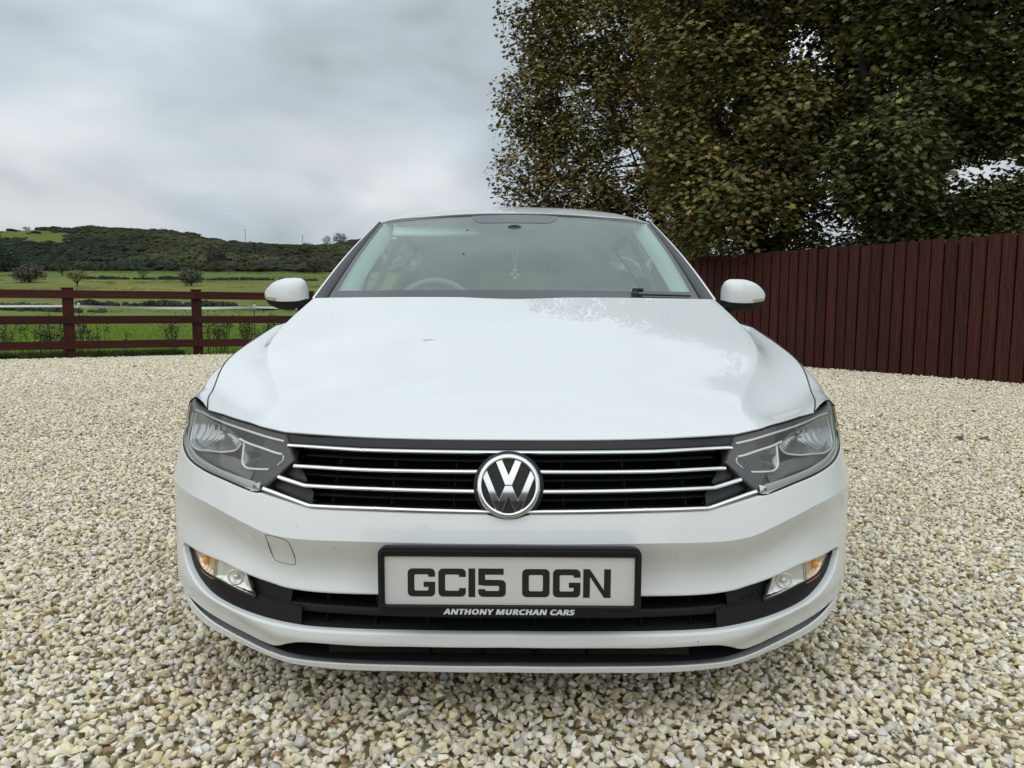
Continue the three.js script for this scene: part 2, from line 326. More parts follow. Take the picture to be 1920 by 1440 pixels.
function leafCluster(out, cols, p, R, n, spread, size, pal, dir) {
  for (let i = 0; i < n; i++) {
    const a = R() * 6.283, c = R() * 2 - 1, s = Math.sqrt(1 - c * c), r = spread * Math.cbrt(R());
    const q = V(p.x + r * s * Math.cos(a), p.y + r * c * 0.75, p.z + r * s * Math.sin(a));
    const nrm = V((R() - 0.5) * 1.5 + dir.x * 0.5, 0.55 + R() * 0.6, (R() - 0.5) * 1.5 + dir.z * 0.5).normalize();
    const tip = V(Math.cos(a) + dir.x * 0.7, -0.55 - R() * 0.6, Math.sin(a) + dir.z * 0.7); tip.addScaledVector(nrm, -tip.dot(nrm)).normalize();
    const x = tip.clone().cross(nrm), z = size * lerp(0.6, 1.25, R());
    out.push(new THREE.Matrix4().makeBasis(x.multiplyScalar(z * 0.95), tip.multiplyScalar(z), nrm.multiplyScalar(z)).setPosition(q));
    const k = pal[Math.floor(R() * pal.length)], w = lerp(0.7, 1.25, R()); cols.push(lin(k[0] * w, k[1] * w, k[2] * w));
  }
}
function bigTree(name, label, o) {
  const R = rng(o.seed), t = group(name, [o.base[0], land(o.base[0], o.base[2]), o.base[2]]), off = V(-t.position.x, -t.position.y, -t.position.z);
  tag(t, label, 'tree');
  const wood = [], nodes = [];
  const P = (q) => V(...q).add(off);
  mesh('trunk', merge(o.trunks.map(([pts, r0, r1]) => limb(pts.map(P), r0, r1, 10, 16))), barkMat, t);
  for (const [pts] of o.trunks) { const c = new THREE.CatmullRomCurve3(pts.map(P)); for (let i = 4; i <= 16; i++) nodes.push([c.getPointAt(i / 16), 0.07]); }
  for (const [pts, r] of o.limbs) { const v = pts.map(P), c = new THREE.CatmullRomCurve3(v); wood.push(limb(v, r, r * 0.25, 6, 10)); for (let i = 2; i <= 12; i++) nodes.push([c.getPointAt(i / 12), r * 0.5]); }
  const cl = [];
  for (const [cx, cy, cz, rx, ry, rz, n, thr = -0.1] of o.blobs) {
    let made = 0, tries = 0;
    while (made < n && tries++ < n * 40) {
      const x = R() * 2 - 1, y = R() * 2 - 1, z = R() * 2 - 1, q = x * x + y * y + z * z; if (q > 1) continue;
      const p = V(cx + x * rx, cy + y * ry, cz + z * rz);
      if (fbm(p.x * o.grain, p.y * o.grain, p.z * o.grain + o.seed, 2) < thr + 0.12 * q) continue;
      if (o.keep && !o.keep(p)) continue;
      cl.push([p.add(off), V(x, y * 0.3, z)]); made++;
    }
  }
  // secondary boughs: every ninth spot joins the nearest bough, the others join those
  const sec = cl.filter((_, i) => i % 9 === 0).map(([p]) => p);
  const near = (p, list) => { let b = null, d = 1e9; for (const q of list) { const e = q[0].distanceToSquared(p) + (q[0].y > p.y ? 2 * (q[0].y - p.y) ** 2 : 0); if (e < d) { d = e; b = q; } } return b; };
  const secN = sec.map((p) => { const b = near(p, nodes); wood.push(twig(b[0], p, Math.min(0.06, (o.twig || 0.012) + 0.014 * b[0].distanceTo(p)), R, 4)); return [p, 0.01]; });
  cl.forEach(([p], i) => { if (i % 9 && i % 2) { const b = near(p, secN); wood.push(twig(b[0], p, o.twig || 0.009, R, 3)); } });
  mesh('branches', merge(wood), barkMat, t);
  const ms = [], cs = []; cl.forEach(([p, d]) => leafCluster(ms, cs, p, R, o.leaves, o.spread, o.size, fbm(p.x * 0.5, p.y * 0.5, p.z * 0.5 + o.seed, 2) > 0.06 ? o.pal2 : o.pal, d));
  tag(inst('crown', leafGeo, leafMat, ms, cs, t), null, null, null, 'stuff');
  return ms.length;
}
const olive = [[0.1349, 0.1267, 0.0398], [0.1669, 0.1394, 0.0416], [0.11, 0.1123, 0.0382], [0.1952, 0.145, 0.045], [0.149, 0.1123, 0.0416]];
const bronze = [[0.172, 0.1181, 0.0459], [0.1409, 0.1052, 0.0382], [0.2034, 0.1469, 0.0519], [0.1095, 0.0989, 0.0337], [0.2269, 0.15, 0.0427]];
const deep = [[0.0801, 0.0937, 0.0326], [0.0935, 0.1057, 0.0359], [0.1103, 0.109, 0.0359], [0.0668, 0.0783, 0.031]];
const gold = [[0.1529, 0.1465, 0.0467], [0.1995, 0.1764, 0.0546], [0.1197, 0.1167, 0.0389], [0.2527, 0.1873, 0.0519], [0.0931, 0.0949, 0.0338]];
let nl = 0;
nl += bigTree('maple_tree', 'slender olive-bronze tree at the left of the group, sky showing through it', {
  seed: 21, base: [4.1, 0, -18.6], grain: 0.75, leaves: 14, spread: 0.36, size: 0.105, twig: 0.014, pal: olive, pal2: bronze,
  trunks: [[[[4.1, -0.1, -18.6], [4.0, 2.2, -18.6], [3.7, 4.6, -18.5], [3.3, 7.4, -18.4], [3.0, 10.2, -18.3]], 0.24, 0.05], [[[4.1, 1.2, -18.6], [4.7, 3.6, -18.3], [5.3, 6.3, -18.0], [5.6, 9.0, -17.9]], 0.17, 0.04]],
  limbs: [[[[4.0, 2.4, -18.6], [2.6, 3.9, -18.4], [1.2, 5.2, -18.2]], 0.08], [[[4.0, 1.9, -18.6], [2.5, 2.6, -18.3], [0.9, 3.1, -18.1]], 0.06], [[[3.7, 4.6, -18.5], [2.3, 6.4, -18.4], [1.0, 8.6, -18.2]], 0.07], [[[3.5, 6.0, -18.5], [2.0, 8.6, -18.6], [1.6, 10.6, -18.6]], 0.05], [[[4.9, 4.2, -18.2], [4.2, 6.2, -17.6], [4.0, 8.6, -17.2]], 0.05], [[[4.6, 3.0, -18.4], [5.9, 4.8, -17.8], [6.4, 7.4, -17.5]], 0.05], [[[3.9, 2.9, -18.6], [3.1, 4.4, -17.4], [2.4, 5.8, -16.9]], 0.05]],
  blobs: [[0.75, 2.9, -18.3, 1.25, 0.9, 1.2, 190, -0.3], [0.62, 4.5, -18.3, 1.1, 1.2, 1.2, 200, -0.3], [0.62, 6.3, -18.3, 1.1, 1.3, 1.2, 200, -0.3], [0.75, 8.2, -18.3, 1.1, 1.3, 1.2, 170, -0.3], [2.2, 3.3, -18.3, 1.8, 1.6, 1.7, 480, -0.2], [2.1, 5.8, -18.3, 1.8, 1.7, 1.8, 480, -0.18], [2.2, 8.2, -18.4, 1.8, 1.7, 1.8, 400, -0.18], [2.0, 9.7, -18.5, 1.9, 1.1, 1.9, 240], [3.8, 4.2, -18.2, 1.8, 2.0, 1.9, 480, -0.16], [3.8, 7.2, -18.2, 2.0, 2.3, 2.0, 440, -0.14], [5.4, 5.5, -17.9, 1.8, 2.6, 1.8, 480, -0.2], [5.0, 8.5, -18.0, 2.2, 1.7, 2.1, 320], [2.9, 2.3, -18.0, 2.4, 0.8, 1.4, 320, -0.3], [5.0, 2.5, -17.6, 1.4, 1.0, 1.4, 220, -0.3]],
});
nl += bigTree('maple_tree', 'large golden-brown leafy tree overhanging the middle of the board fence', {
  seed: 47, base: [4.95, 0, -13.3], grain: 0.8, leaves: 24, spread: 0.36, size: 0.107, pal: deep.concat(olive), pal2: gold,
  trunks: [[[[4.95, -0.1, -13.3], [4.8, 2.0, -13.3], [4.6, 4.2, -13.4], [4.3, 6.0, -13.5], [4.2, 7.8, -13.5]], 0.30, 0.06], [[[4.9, 1.4, -13.3], [5.6, 3.4, -13.2], [6.2, 5.4, -13.0], [6.4, 7.6, -13.0]], 0.18, 0.05]],
  limbs: [[[[4.8, 2.2, -13.3], [3.8, 3.0, -12.9], [2.9, 3.4, -12.6]], 0.07], [[[4.7, 3.6, -13.4], [3.5, 5.2, -13.2], [2.9, 6.6, -13.1]], 0.08], [[[4.8, 1.9, -13.3], [4.6, 2.8, -12.3], [4.4, 3.2, -11.8]], 0.06], [[[5.6, 3.4, -13.2], [5.8, 4.6, -12.4], [5.6, 5.6, -12.0]], 0.06], [[[4.4, 5.6, -13.5], [5.2, 6.8, -13.2], [5.2, 7.8, -13.0]], 0.06]],
  blobs: [[4.3, 2.75, -12.5, 1.6, 0.85, 1.2, 360, -0.16], [3.55, 3.9, -13.0, 1.3, 1.0, 1.2, 230, -0.08], [4.9, 4.3, -12.7, 1.6, 1.1, 1.4, 320, -0.12], [3.9, 5.8, -13.2, 1.6, 1.3, 1.5, 300, -0.1], [5.6, 5.9, -12.9, 1.6, 1.4, 1.5, 320, -0.14], [4.2, 7.2, -13.3, 2.0, 1.3, 1.8, 360, -0.12], [5.9, 4.9, -12.9, 1.0, 1.2, 1.0, 170, -0.3], [6.1, 6.9, -12.9, 1.0, 1.2, 1.0, 170, -0.3], [6.2, 7.2, -12.9, 1.9, 1.3, 1.8, 340, -0.14]],
});
nl += bigTree('maple_tree', 'dense dark green tree at the right of the group over the board fence', {
  seed: 83, base: [7.35, 0, -11.6], grain: 0.75, leaves: 25, spread: 0.38, size: 0.108, pal: deep, pal2: deep.concat(gold.slice(0, 3)),
  trunks: [[[[7.35, -0.1, -11.6], [7.2, 2.0, -11.7], [7.3, 4.2, -11.6], [7.6, 6.0, -11.4], [7.6, 7.8, -11.4]], 0.28, 0.06], [[[7.25, 1.2, -11.6], [6.5, 3.0, -11.5], [5.9, 4.6, -11.4], [5.6, 6.6, -11.4]], 0.12, 0.04]],
  limbs: [[[[7.3, 3.4, -11.6], [8.4, 4.6, -11.0], [9.4, 5.0, -10.7]], 0.08], [[[7.3, 4.2, -11.6], [8.6, 5.9, -11.2], [9.8, 7.2, -10.9]], 0.07], [[[6.5, 3.0, -11.5], [6.2, 3.4, -10.6], [6.0, 3.6, -10.2]], 0.05], [[[7.4, 5.2, -11.5], [6.8, 6.4, -10.8], [6.6, 7.4, -10.5]], 0.06]],
  blobs: [[6.15, 3.3, -10.9, 1.0, 0.85, 1.0, 210, -0.16], [7.1, 4.7, -11.4, 1.5, 1.0, 1.4, 340, -0.25], [8.9, 4.75, -11.0, 1.6, 1.15, 1.3, 340, -0.25], [8.2, 3.7, -11.3, 1.4, 1.0, 1.0, 330, -0.35], [6.7, 6.3, -11.2, 1.6, 1.3, 1.6, 340, -0.2], [8.6, 6.7, -11.0, 1.8, 1.5, 1.7, 380, -0.25], [10.4, 6.2, -10.6, 1.6, 1.6, 1.6, 240, -0.2], [7.4, 7.4, -11.3, 2.0, 1.0, 1.8, 300, -0.2], [9.6, 7.4, -10.9, 1.9, 1.0, 1.8, 220, -0.2], [7.0, 2.9, -12.4, 1.0, 1.2, 0.7, 160, -0.3]],
  keep: (p) => { const d = 1.504 - p.z, u = p.x / d, v = (p.y - 0.94) / d; return !(u > 0.56 && u < 0.70 && v > 0.15 && v < 0.205 + 0.05 * noise(p.x * 3, p.y * 3, 1)); },
});
// undergrowth along the back of the board fence: separate shrubs
function shrub(name, label, x, z, rx, ry, rz, n, pal, seed, size, geo = smallLeafGeo, cat = 'shrub') {
  const R = rng(seed), t = group(name, [x, land(x, z), z]); tag(t, label, cat);
  const wood = [], ms = [], cs = [];
  for (let i = 0; i < 9; i++) { const a = i / 9 * 6.283 + R(); wood.push(limb([V(0.05 * Math.cos(a), -0.05, 0.05 * Math.sin(a)), V(rx * 0.35 * Math.cos(a), ry * 0.9, rz * 0.35 * Math.sin(a)), V(rx * 0.7 * Math.cos(a), ry * (1.2 + 0.5 * R()), rz * 0.7 * Math.sin(a))], 0.03, 0.006, 4, 5)); }
  mesh('stems', merge(wood), barkMat, t);
  for (let i = 0; i < n; i++) {
    const a = R() * 6.283, c = R() * 2 - 1, s = Math.sqrt(1 - c * c), r = 0.55 + 0.45 * R(), k = 0.8 + 0.55 * fbm(Math.cos(a) * s * 2 + seed, c * 2, Math.sin(a) * s * 2, 2);
    const p = V(rx * s * Math.cos(a) * r * k, Math.max(0.05, ry * 1.05 + ry * c * r * k), rz * s * Math.sin(a) * r * k);
    leafCluster(ms, cs, p, R, 11, 0.24, size, pal, V(p.x / rx, 0, p.z / rz).multiplyScalar(0.6));
  }
  tag(inst('foliage', geo, leafMat, ms, cs, t), null, null, null, 'stuff'); nl += ms.length; return t;
}
shrub('shrub', 'dark leafy shrub behind the board fence below the golden-brown tree', 5.5, -12.3, 1.3, 1.35, 0.8, 600, deep, 201, 0.12);
shrub('shrub', 'very dark shrub behind the board fence between the two right-hand trees', 6.7, -11.3, 1.2, 1.5, 0.8, 700, deep, 202, 0.12);
shrub('shrub', 'dark shrub under the gap of sky behind the board fence', 7.9, -10.9, 1.45, 1.78, 0.8, 1300, deep, 203, 0.12);
shrub('shrub', 'fresh green shrub at the right edge behind the board fence', 9.0, -9.9, 0.85, 1.72, 0.7, 900, [[0.022, 0.042, 0.015], [0.03, 0.055, 0.018], [0.018, 0.03, 0.014], [0.05, 0.06, 0.018]], 204, 0.09);
shrub('shrub', 'dark shrub behind the far end of the board fence by the slender tree', 3.4, -15.6, 1.4, 1.2, 0.8, 300, deep, 205, 0.10);
shrub('shrub', 'small dark shrub at the foot of the slender tree', 5.1, -15.2, 1.2, 1.2, 0.8, 260, deep, 206, 0.10);
console.log('leaves', nl);

// ---------------------------------------------------------------- field edge: rough grass, weeds, hedges, hill scrub
{
  const R = rng(61), tuft = (() => { const p = []; for (let i = 0; i < 7; i++) { const a = i * 0.9, l = 0.6 + 0.4 * ((i * 37) % 10) / 10, bx = Math.cos(a) * 0.12, bz = Math.sin(a) * 0.12, ox = Math.cos(a) * 0.45 * l, oz = Math.sin(a) * 0.45 * l, w = 0.05; p.push(bx - w * Math.sin(a), 0, bz + w * Math.cos(a), bx + w * Math.sin(a), 0, bz - w * Math.cos(a), bx + ox * 0.4, l * 0.7, bz + oz * 0.4); p.push(bx - w * 0.5 * Math.sin(a) + ox * 0.2, l * 0.5, bz + oz * 0.2, bx + w * 0.5 * Math.sin(a) + ox * 0.2, l * 0.5, bz + oz * 0.2, bx + ox, l, bz + oz); } const g = new THREE.BufferGeometry(); g.setAttribute('position', new THREE.Float32BufferAttribute(p, 3)); g.computeVertexNormals(); return g; })();
  const far = [[], []], edge = [[], []];
  for (let i = 0; i < 52000; i++) {
    const d = 13.5 + 45 * R() * R(), x = -d * 0.80 + R() * d * 0.62, z = 1.504 - d; if (z > railZ(x) - 0.5) continue;
    const s = 0.07 + 0.09 * R(), c = lerp(0.7, 1.3, R());
    far[0].push(mat4(x, land(x, z) - 0.01, z, 0, R() * 6.28, 0, s * 1.5, s, s * 1.5)); far[1].push(lin(0.165 * c, 0.25 * c, 0.035 * c));
  }
  for (let i = 0; i < 15000; i++) {
    const t = R() * 9 - 3.5, w = -0.75 + 1.15 * R() * (0.7 + 0.6 * fbm(t * 1.1, 3, 0, 3)), x = RAIL0.x + t * RAILSTEP.x + w * 0.47, z = RAIL0.z + t * RAILSTEP.z + w * 0.88;
    if (fbm(t * 1.6, 8.5, w * 0.6, 3) < -0.13 + 0.5 * Math.max(0, w)) continue;
    const s = 0.055 + 0.13 * R() * (w < 0.05 ? 1 : t < 0.9 ? 0.75 : 0.5), dead = R() < (t > 0.9 ? 0.55 : 0.25), c = lerp(0.6, 1.3, R());
    edge[0].push(mat4(x, -0.02, z, (R() - 0.5) * 0.5, R() * 6.28, (R() - 0.5) * 0.5, s * 1.4, s, s * 1.4)); edge[1].push(dead ? lin(0.07 * c, 0.048 * c, 0.028 * c) : lin(0.05 * c, 0.085 * c, 0.018 * c));
  }
  const gm = new THREE.MeshPhysicalMaterial({ color: 0xffffff, specularIntensity: 0.3, roughness: 0.8, side: THREE.DoubleSide });
  tag(inst(numbered('field_grass'), tuft, gm, ...far, scene), 'short bright green grass in the field beyond the rails', 'grass', null, 'stuff');
  tag(inst(numbered('verge_grass'), tuft, gm, ...edge, scene), 'rough green and dead brown grass along the foot of the rail fence', 'grass', null, 'stuff');
}
function weed(label, x, z, h, w, n, brown, seed, leafy) {
  const R = rng(seed), t = group('weed', [x, land(x, z), z]); tag(t, label, 'weed');
  const st = [], ms = [], cs = [];
  for (let i = 0; i < n; i++) {
    const bx = (R() - 0.5) * w, bz = (R() - 0.5) * 0.3, l = h * lerp(0.5, 1, R()), lx = (R() - 0.5) * 0.5 * l, lz = (R() - 0.5) * 0.3 * l;
    const c = new THREE.CatmullRomCurve3([V(bx, -0.03, bz), V(bx + lx * 0.3, l * 0.5, bz + lz * 0.3), V(bx + lx, l, bz + lz)]);
    st.push(limb(c.points, 0.008, 0.004, 4, 5));
    for (let k = 0; k < 2; k++) { const q = c.getPoint(0.4 + 0.4 * R()), e = q.clone().add(V((R() - 0.5) * 0.3, 0.1 + 0.15 * R(), (R() - 0.5) * 0.2)); st.push(limb([q, q.clone().lerp(e, 0.5).add(V(0, 0.01, 0)), e], 0.005, 0.003, 3, 3)); if (leafy) leafCluster(ms, cs, e, R, leafy, 0.12, 0.06, brown, V(0, 0, 0)); }
    for (let k = 0; k < 5; k++) leafCluster(ms, cs, c.getPoint(lerp(0.45, 1, R())), R, leafy || 2, 0.05, 0.045, brown, V(0, 0, 0));
  }
  mesh('stems', merge(st), std(lin(brown[0][0] * 0.8, brown[0][1] * 0.75, brown[0][2] * 0.8), 0.9), t);
  tag(inst('leaves', smallLeafGeo, leafMat, ms, cs, t), null, null, null, 'stuff');
}
const dry = [[0.045, 0.030, 0.020], [0.060, 0.040, 0.026], [0.034, 0.026, 0.018]], wgreen = [[0.040, 0.052, 0.018], [0.030, 0.042, 0.016], [0.055, 0.052, 0.022]];
const wpos = (px, d) => [(px - 960) / 1400 * d, 1.504 - d];
weed('straggly green weed at the left edge behind the rails', ...wpos(12, 15.4), 0.72, 0.5, 9, wgreen, 301, 4);
weed('twiggy green bush close to the left of the thick left fence post', ...wpos(88, 15.2), 1.0, 0.62, 16, wgreen, 302, 6);
weed('brownish weed close to the right of the left fence post', ...wpos(166, 15.0), 0.95, 0.55, 14, wgreen.concat(dry), 303, 4);
weed('single thin dead stalk midway between the two fence posts', ...wpos(235, 15.6), 0.62, 0.04, 2, dry, 304, 0);
weed('dead brown dock stalks close to the left of the right fence post', ...wpos(325, 15.8), 0.98, 0.34, 9, dry, 305, 3);
weed('dense dead brown dock just right of the right fence post', ...wpos(406, 16.2), 0.95, 0.42, 15, dry, 306, 4);
weed('dead brown dock below the left door mirror of the car', ...wpos(478, 16.6), 1.0, 0.5, 16, dry, 307, 4);
weed('dead brown dock half hidden behind the left wing of the car', ...wpos(515, 16.9), 1.0, 0.3, 12, dry, 308, 4);

{ // leaves blown on to the yard, small weeds at the foot of the fences
  const R = rng(88), ms = [], cs = [];
  for (let i = 0; i < 150; i++) {
    const d = 4.5 + 9.5 * R(), x = (R() < 0.7 ? R() : -R()) * d * 0.75, z = 1.504 - d; if (!inYard(x, z) || (Math.abs(x) < 1 && z < 0.1)) continue;
    const c = [[0.16, 0.09, 0.04], [0.10, 0.055, 0.03], [0.20, 0.14, 0.05], [0.07, 0.045, 0.028]][Math.floor(R() * 4)], s = 0.035 + 0.045 * R();
    ms.push(mat4(x, 0.012, z, -1.57 + (R() - 0.5) * 0.9, (R() - 0.5) * 0.9, R() * 6.28, s)); cs.push(lin(...c));
  }
  tag(inst(numbered('fallen_leaves'), leafGeo, leafMat, ms, cs, scene), 'small brown leaves blown over the gravel', 'leaves', null, 'stuff');
}
// leaf-faced crowns for things far away: rough clumps of small faces
function clump(n, seed, flat = 1) {
  const R = rng(seed), p = [];
  for (let i = 0; i < n; i++) {
    const a = R() * 6.283, c = R() * 1.5 - 0.5, s = Math.sqrt(Math.max(0, 1 - c * c)), k = (0.72 + 0.28 * R()) * (0.85 + 0.6 * fbm(Math.cos(a) * s * 1.8 + seed, c * 1.8, Math.sin(a) * s * 1.8, 2));
    const q = V(Math.cos(a) * s * k, (0.35 + 0.65 * c * k) * flat, Math.sin(a) * s * k), e = 0.16 + 0.12 * R();
    const t1 = V(R() - 0.5, R() - 0.5, R() - 0.5).normalize(), t2 = V(R() - 0.5, R() - 0.5, R() - 0.5).normalize();
    const b = q.clone().addScaledVector(t1, e), d = q.clone().addScaledVector(t2, e); p.push(q.x, q.y, q.z, b.x, b.y, b.z, d.x, d.y, d.z);
  }
  const g = new THREE.BufferGeometry(); g.setAttribute('position', new THREE.Float32BufferAttribute(p, 3)); g.computeVertexNormals(); return g;
}
let bushGeo;
{
  const R = rng(71), shapes = [1, 2, 3].map((k) => { const g = mergeVertices(new THREE.IcosahedronGeometry(1, 2).deleteAttribute('normal').deleteAttribute('uv')), p = g.attributes.position; for (let i = 0; i < p.count; i++) { const x = p.getX(i), y = p.getY(i), z = p.getZ(i), q = 0.82 + 0.55 * fbm(x * 1.4 + k * 9, y * 1.4, z * 1.4, 2) + 0.3 * noise(x * 4 + k, y * 4, z * 4); p.setXYZ(i, x * q, 0.35 + 0.62 * y * q, z * q); } const h = g.toNonIndexed(); h.computeVertexNormals(); return mergeGeometries([h, clump(40, k + 5)]); }), lists = shapes.map(() => [[], []]);
  let n = 0;
  for (let i = 0; i < 30000 && n < 13000; i++) {
    const d = lerp(262, 436, R()), px = R() < 0.9 ? lerp(-120, 760, R()) : lerp(1500, 2000, R()), x = (px - 960) / 1400 * d, z = 1.504 - d;
    if (meadowPatch(x, z) && R() > 0.03) continue;
    const m = fbm(x * 0.018, z * 0.018, 2, 3), cover = sstep(-0.22, 0.1, m) * 0.75 + 0.25; if (R() > cover) continue;
    const s = lerp(0.8, 3.1, R() * R()) * (m > 0.08 ? 1.25 : 0.85) * (d > 415 ? 0.75 : 1) * (d < 330 && px > 250 && R() < 0.22 ? 1.75 : 1) * (px > 480 && d < 330 ? 1.35 : 1), w = lerp(0.85, 1.1, R());
    const c = px < 330 - 300 * (d - 262) / 200 ? [0.032, 0.043, 0.027] : R() < 0.35 ? [0.056, 0.050, 0.032] : R() < 0.6 ? [0.042, 0.047, 0.026] : [0.050, 0.056, 0.028];
    const L = lists[Math.floor(R() * 3)]; L[0].push(mat4(x, land(x, z) - 0.3 * s, z, 0, R() * 6.28, 0, s * 1.25, s, s * 1.25)); L[1].push(lin(c[0] * w * lerp(0.68, 1.35, sstep(0.0, 0.3, -m)), c[1] * w * lerp(0.70, 1.5, sstep(0.0, 0.3, -m)), c[2] * w * lerp(0.75, 1.1, sstep(0.0, 0.3, -m)))); n++;
  }
  bushGeo = mergeGeometries([shapes[0], clump(150, 31)]);
  const g = group('hill_scrub'); tag(g, 'dark green and brown gorse and scrub covering the hillside', 'scrub', null, 'stuff');
  const m = new THREE.MeshPhysicalMaterial({ color: 0xffffff, specularIntensity: 0.2, roughness: 0.9, side: THREE.DoubleSide });
  shapes.forEach((s, k) => tag(inst('bushes', s, m, ...lists[k], g), null, null, null, 'stuff'));
}
{
  const R = rng(72), ms = [], cs = [];
  for (let i = 0; i < 9000; i++) {
    const d = lerp(60, 258, Math.sqrt(R())), px = lerp(-80, 720, R()), x = (px - 960) / 1400 * d, z = 1.504 - d;
    if (fbm(x * 0.022, z * 0.05, 12, 3) < 0.10) continue;
    const s = lerp(0.18, 0.5, R()), w = lerp(0.7, 1.2, R()), b = R() < 0.5;
    ms.push(mat4(x, land(x, z) - 0.05, z, 0, R() * 6.28, 0, s * 1.3, s, s * 1.3)); cs.push(b ? lin(0.105 * w, 0.115 * w, 0.04 * w) : lin(0.085 * w, 0.12 * w, 0.032 * w));
  }
  tag(inst(numbered('field_rushes'), clump(26, 41), new THREE.MeshPhysicalMaterial({ color: 0xffffff, specularIntensity: 0.2, roughness: 0.9, side: THREE.DoubleSide }), ms, cs, scene), 'rough tufts of rush and long grass dotted over the green fields', 'rushes', null, 'stuff');
}
function farTree(label, px, d, w, h, c, seed, n = 700, bare = 0.2) {
  const x = (px - 960) / 1400 * d, z = 1.504 - d, t = group('far_tree', [x, land(x, z), z]); tag(t, label, 'tree');
  const R = rng(seed), wood = [limb([V(0, -0.3, 0), V(w * 0.03, h * 0.3, 0), V(-w * 0.02, h * 0.7, 0)], w * 0.03, w * 0.008, 6, 6)];
  for (let i = 0; i < 6; i++) { const a = i * 1.05 + R(); wood.push(limb([V(0, h * 0.15, 0), V(w * 0.2 * Math.cos(a), h * 0.45, w * 0.2 * Math.sin(a)), V(w * 0.38 * Math.cos(a), h * 0.75, w * 0.38 * Math.sin(a))], w * 0.015, w * 0.004, 4, 4)); }
  mesh('trunk', merge(wood), barkMat, t);
  const parts = [], ms = [], cs = [];
  for (let i = 0; i < n; i++) {
    const a = R() * 6.283, cc = R() * 2 - 1, s = Math.sqrt(1 - cc * cc), k = (0.6 + 0.4 * R()) * (0.85 + 0.7 * fbm(Math.cos(a) * s * 1.7 + seed, cc * 1.7, Math.sin(a) * s * 1.7, 2));
    leafCluster(ms, cs, V(0.5 * w * s * k * Math.cos(a), Math.max(0.1, h * (0.5 + bare * 0.5) + h * (0.5 - bare * 0.5) * cc * k), 0.5 * w * s * k * Math.sin(a)), R, 3, w * 0.05, w * 0.06, [[c[0] * 2.1, c[1] * 2.1, c[2] * 2], [c[0] * 2.7, c[1] * 2.7, c[2] * 2.4], [c[0] * 1.5, c[1] * 1.5, c[2] * 1.5]], V(0, 0, 0));
  }
  tag(inst('crown', smallLeafGeo, leafMat, ms, cs, t), null, null, null, 'stuff');
}
farTree('small yellow-green tree standing in the field behind the left fence post', 150, 165, 5.0, 4.0, [0.085, 0.092, 0.028], 401, 500, 0.3);
farTree('brownish round bush at the left field edge below the hill', 60, 185, 8.5, 4.4, [0.050, 0.040, 0.030], 402, 700, 0);
farTree('dark round tree behind the small yellow-green tree', 124, 225, 4.6, 6.4, [0.03, 0.036, 0.022], 403, 500, 0);
farTree('grey-green spreading bush above the right fence post', 362, 172, 6.2, 4.2, [0.040, 0.042, 0.028], 404, 700, 0);
farTree('large dark grey-brown tree at the foot of the hill left of the mirror', 412, 268, 9.5, 8.6, [0.034, 0.034, 0.026], 405, 900, 0);
farTree('dark tree in the hedge between the fields', 274, 204, 2.8, 3.6, [0.028, 0.032, 0.02], 406, 300, 0);
farTree('lone small tree on the skyline at the left of the hill', 63, 425, 4.6, 3.6, [0.03, 0.034, 0.02], 407, 300, 0.3);
farTree('small dark bush on the skyline to the right of the hilltop', 377, 428, 4.0, 3.2, [0.03, 0.033, 0.02], 408, 250, 0);
farTree('small rounded tree on the skyline right of the grey shed', 509, 428, 3.6, 3.6, [0.03, 0.036, 0.02], 409, 250, 0.1);
farTree('dark rounded skyline tree left of the tallest skyline trees', 580, 428, 7.5, 4.2, [0.032, 0.04, 0.022], 410, 350, 0);
farTree('left one of the tallest skyline trees beside the car windscreen', 617, 428, 6.0, 7.0, [0.026, 0.034, 0.022], 411, 400, 0);
farTree('broad tall skyline tree closest to the car windscreen', 641, 426, 9.5, 7.8, [0.026, 0.034, 0.022], 412, 500, 0);
farTree('rounded bush at the field edge right of the left door mirror', 592, 250, 8.0, 6.0, [0.040, 0.042, 0.024], 413, 600, 0);
farTree('dark evergreen at the left edge at the foot of the hill', 14, 255, 9.0, 9.5, [0.018, 0.028, 0.022], 414, 700, 0);
farTree('dull green tree at the foot of the hill near the left edge', 38, 268, 7.0, 9.0, [0.03, 0.042, 0.026], 415, 600, 0);
function hedge(label, pts, h, w, c, seed) {
  const R = rng(seed), a = pts[0], t = group('hedge', [a[0], land(...a), a[1]]); tag(t, label, 'hedge');
  const ms = [], cs = [];
  for (let k = 0; k < pts.length - 1; k++) { const D = Math.hypot(pts[k + 1][0] - pts[k][0], pts[k + 1][1] - pts[k][1]), n = Math.round(D * 3.2); for (let i = 0; i < n; i++) { const e = R(), x = lerp(pts[k][0], pts[k + 1][0], e), z = lerp(pts[k][1], pts[k + 1][1], e), hh = h * (0.62 + 1.1 * Math.max(-0.35, fbm(x * 0.12, z * 0.12, seed, 3))) * lerp(0.45, 1.15, R()), q = lerp(0.7, 1.4, R()); ms.push(mat4(x + (R() - 0.5) * w - a[0], land(x, z) - land(...a) - 0.15 * hh, z + (R() - 0.5) * w - a[1], 0, R() * 6.28, 0, hh * 0.75, hh, hh * 0.75)); cs.push(lin(c[0] * q, c[1] * q, c[2] * q)); } }
  tag(inst('foliage', bushGeo, leafMat, ms, cs, t), null, null, null, 'stuff');
}
hedge('dark hedge across the near field just below the top rail', [wpos(150, 100), wpos(330, 96), wpos(560, 92)], 1.35, 2.2, [0.026, 0.03, 0.018], 501);
hedge('grey-green hedge at the far side of the near field, left part', [wpos(-60, 92), wpos(70, 84), wpos(185, 78)], 1.5, 3, [0.042, 0.05, 0.024], 502);
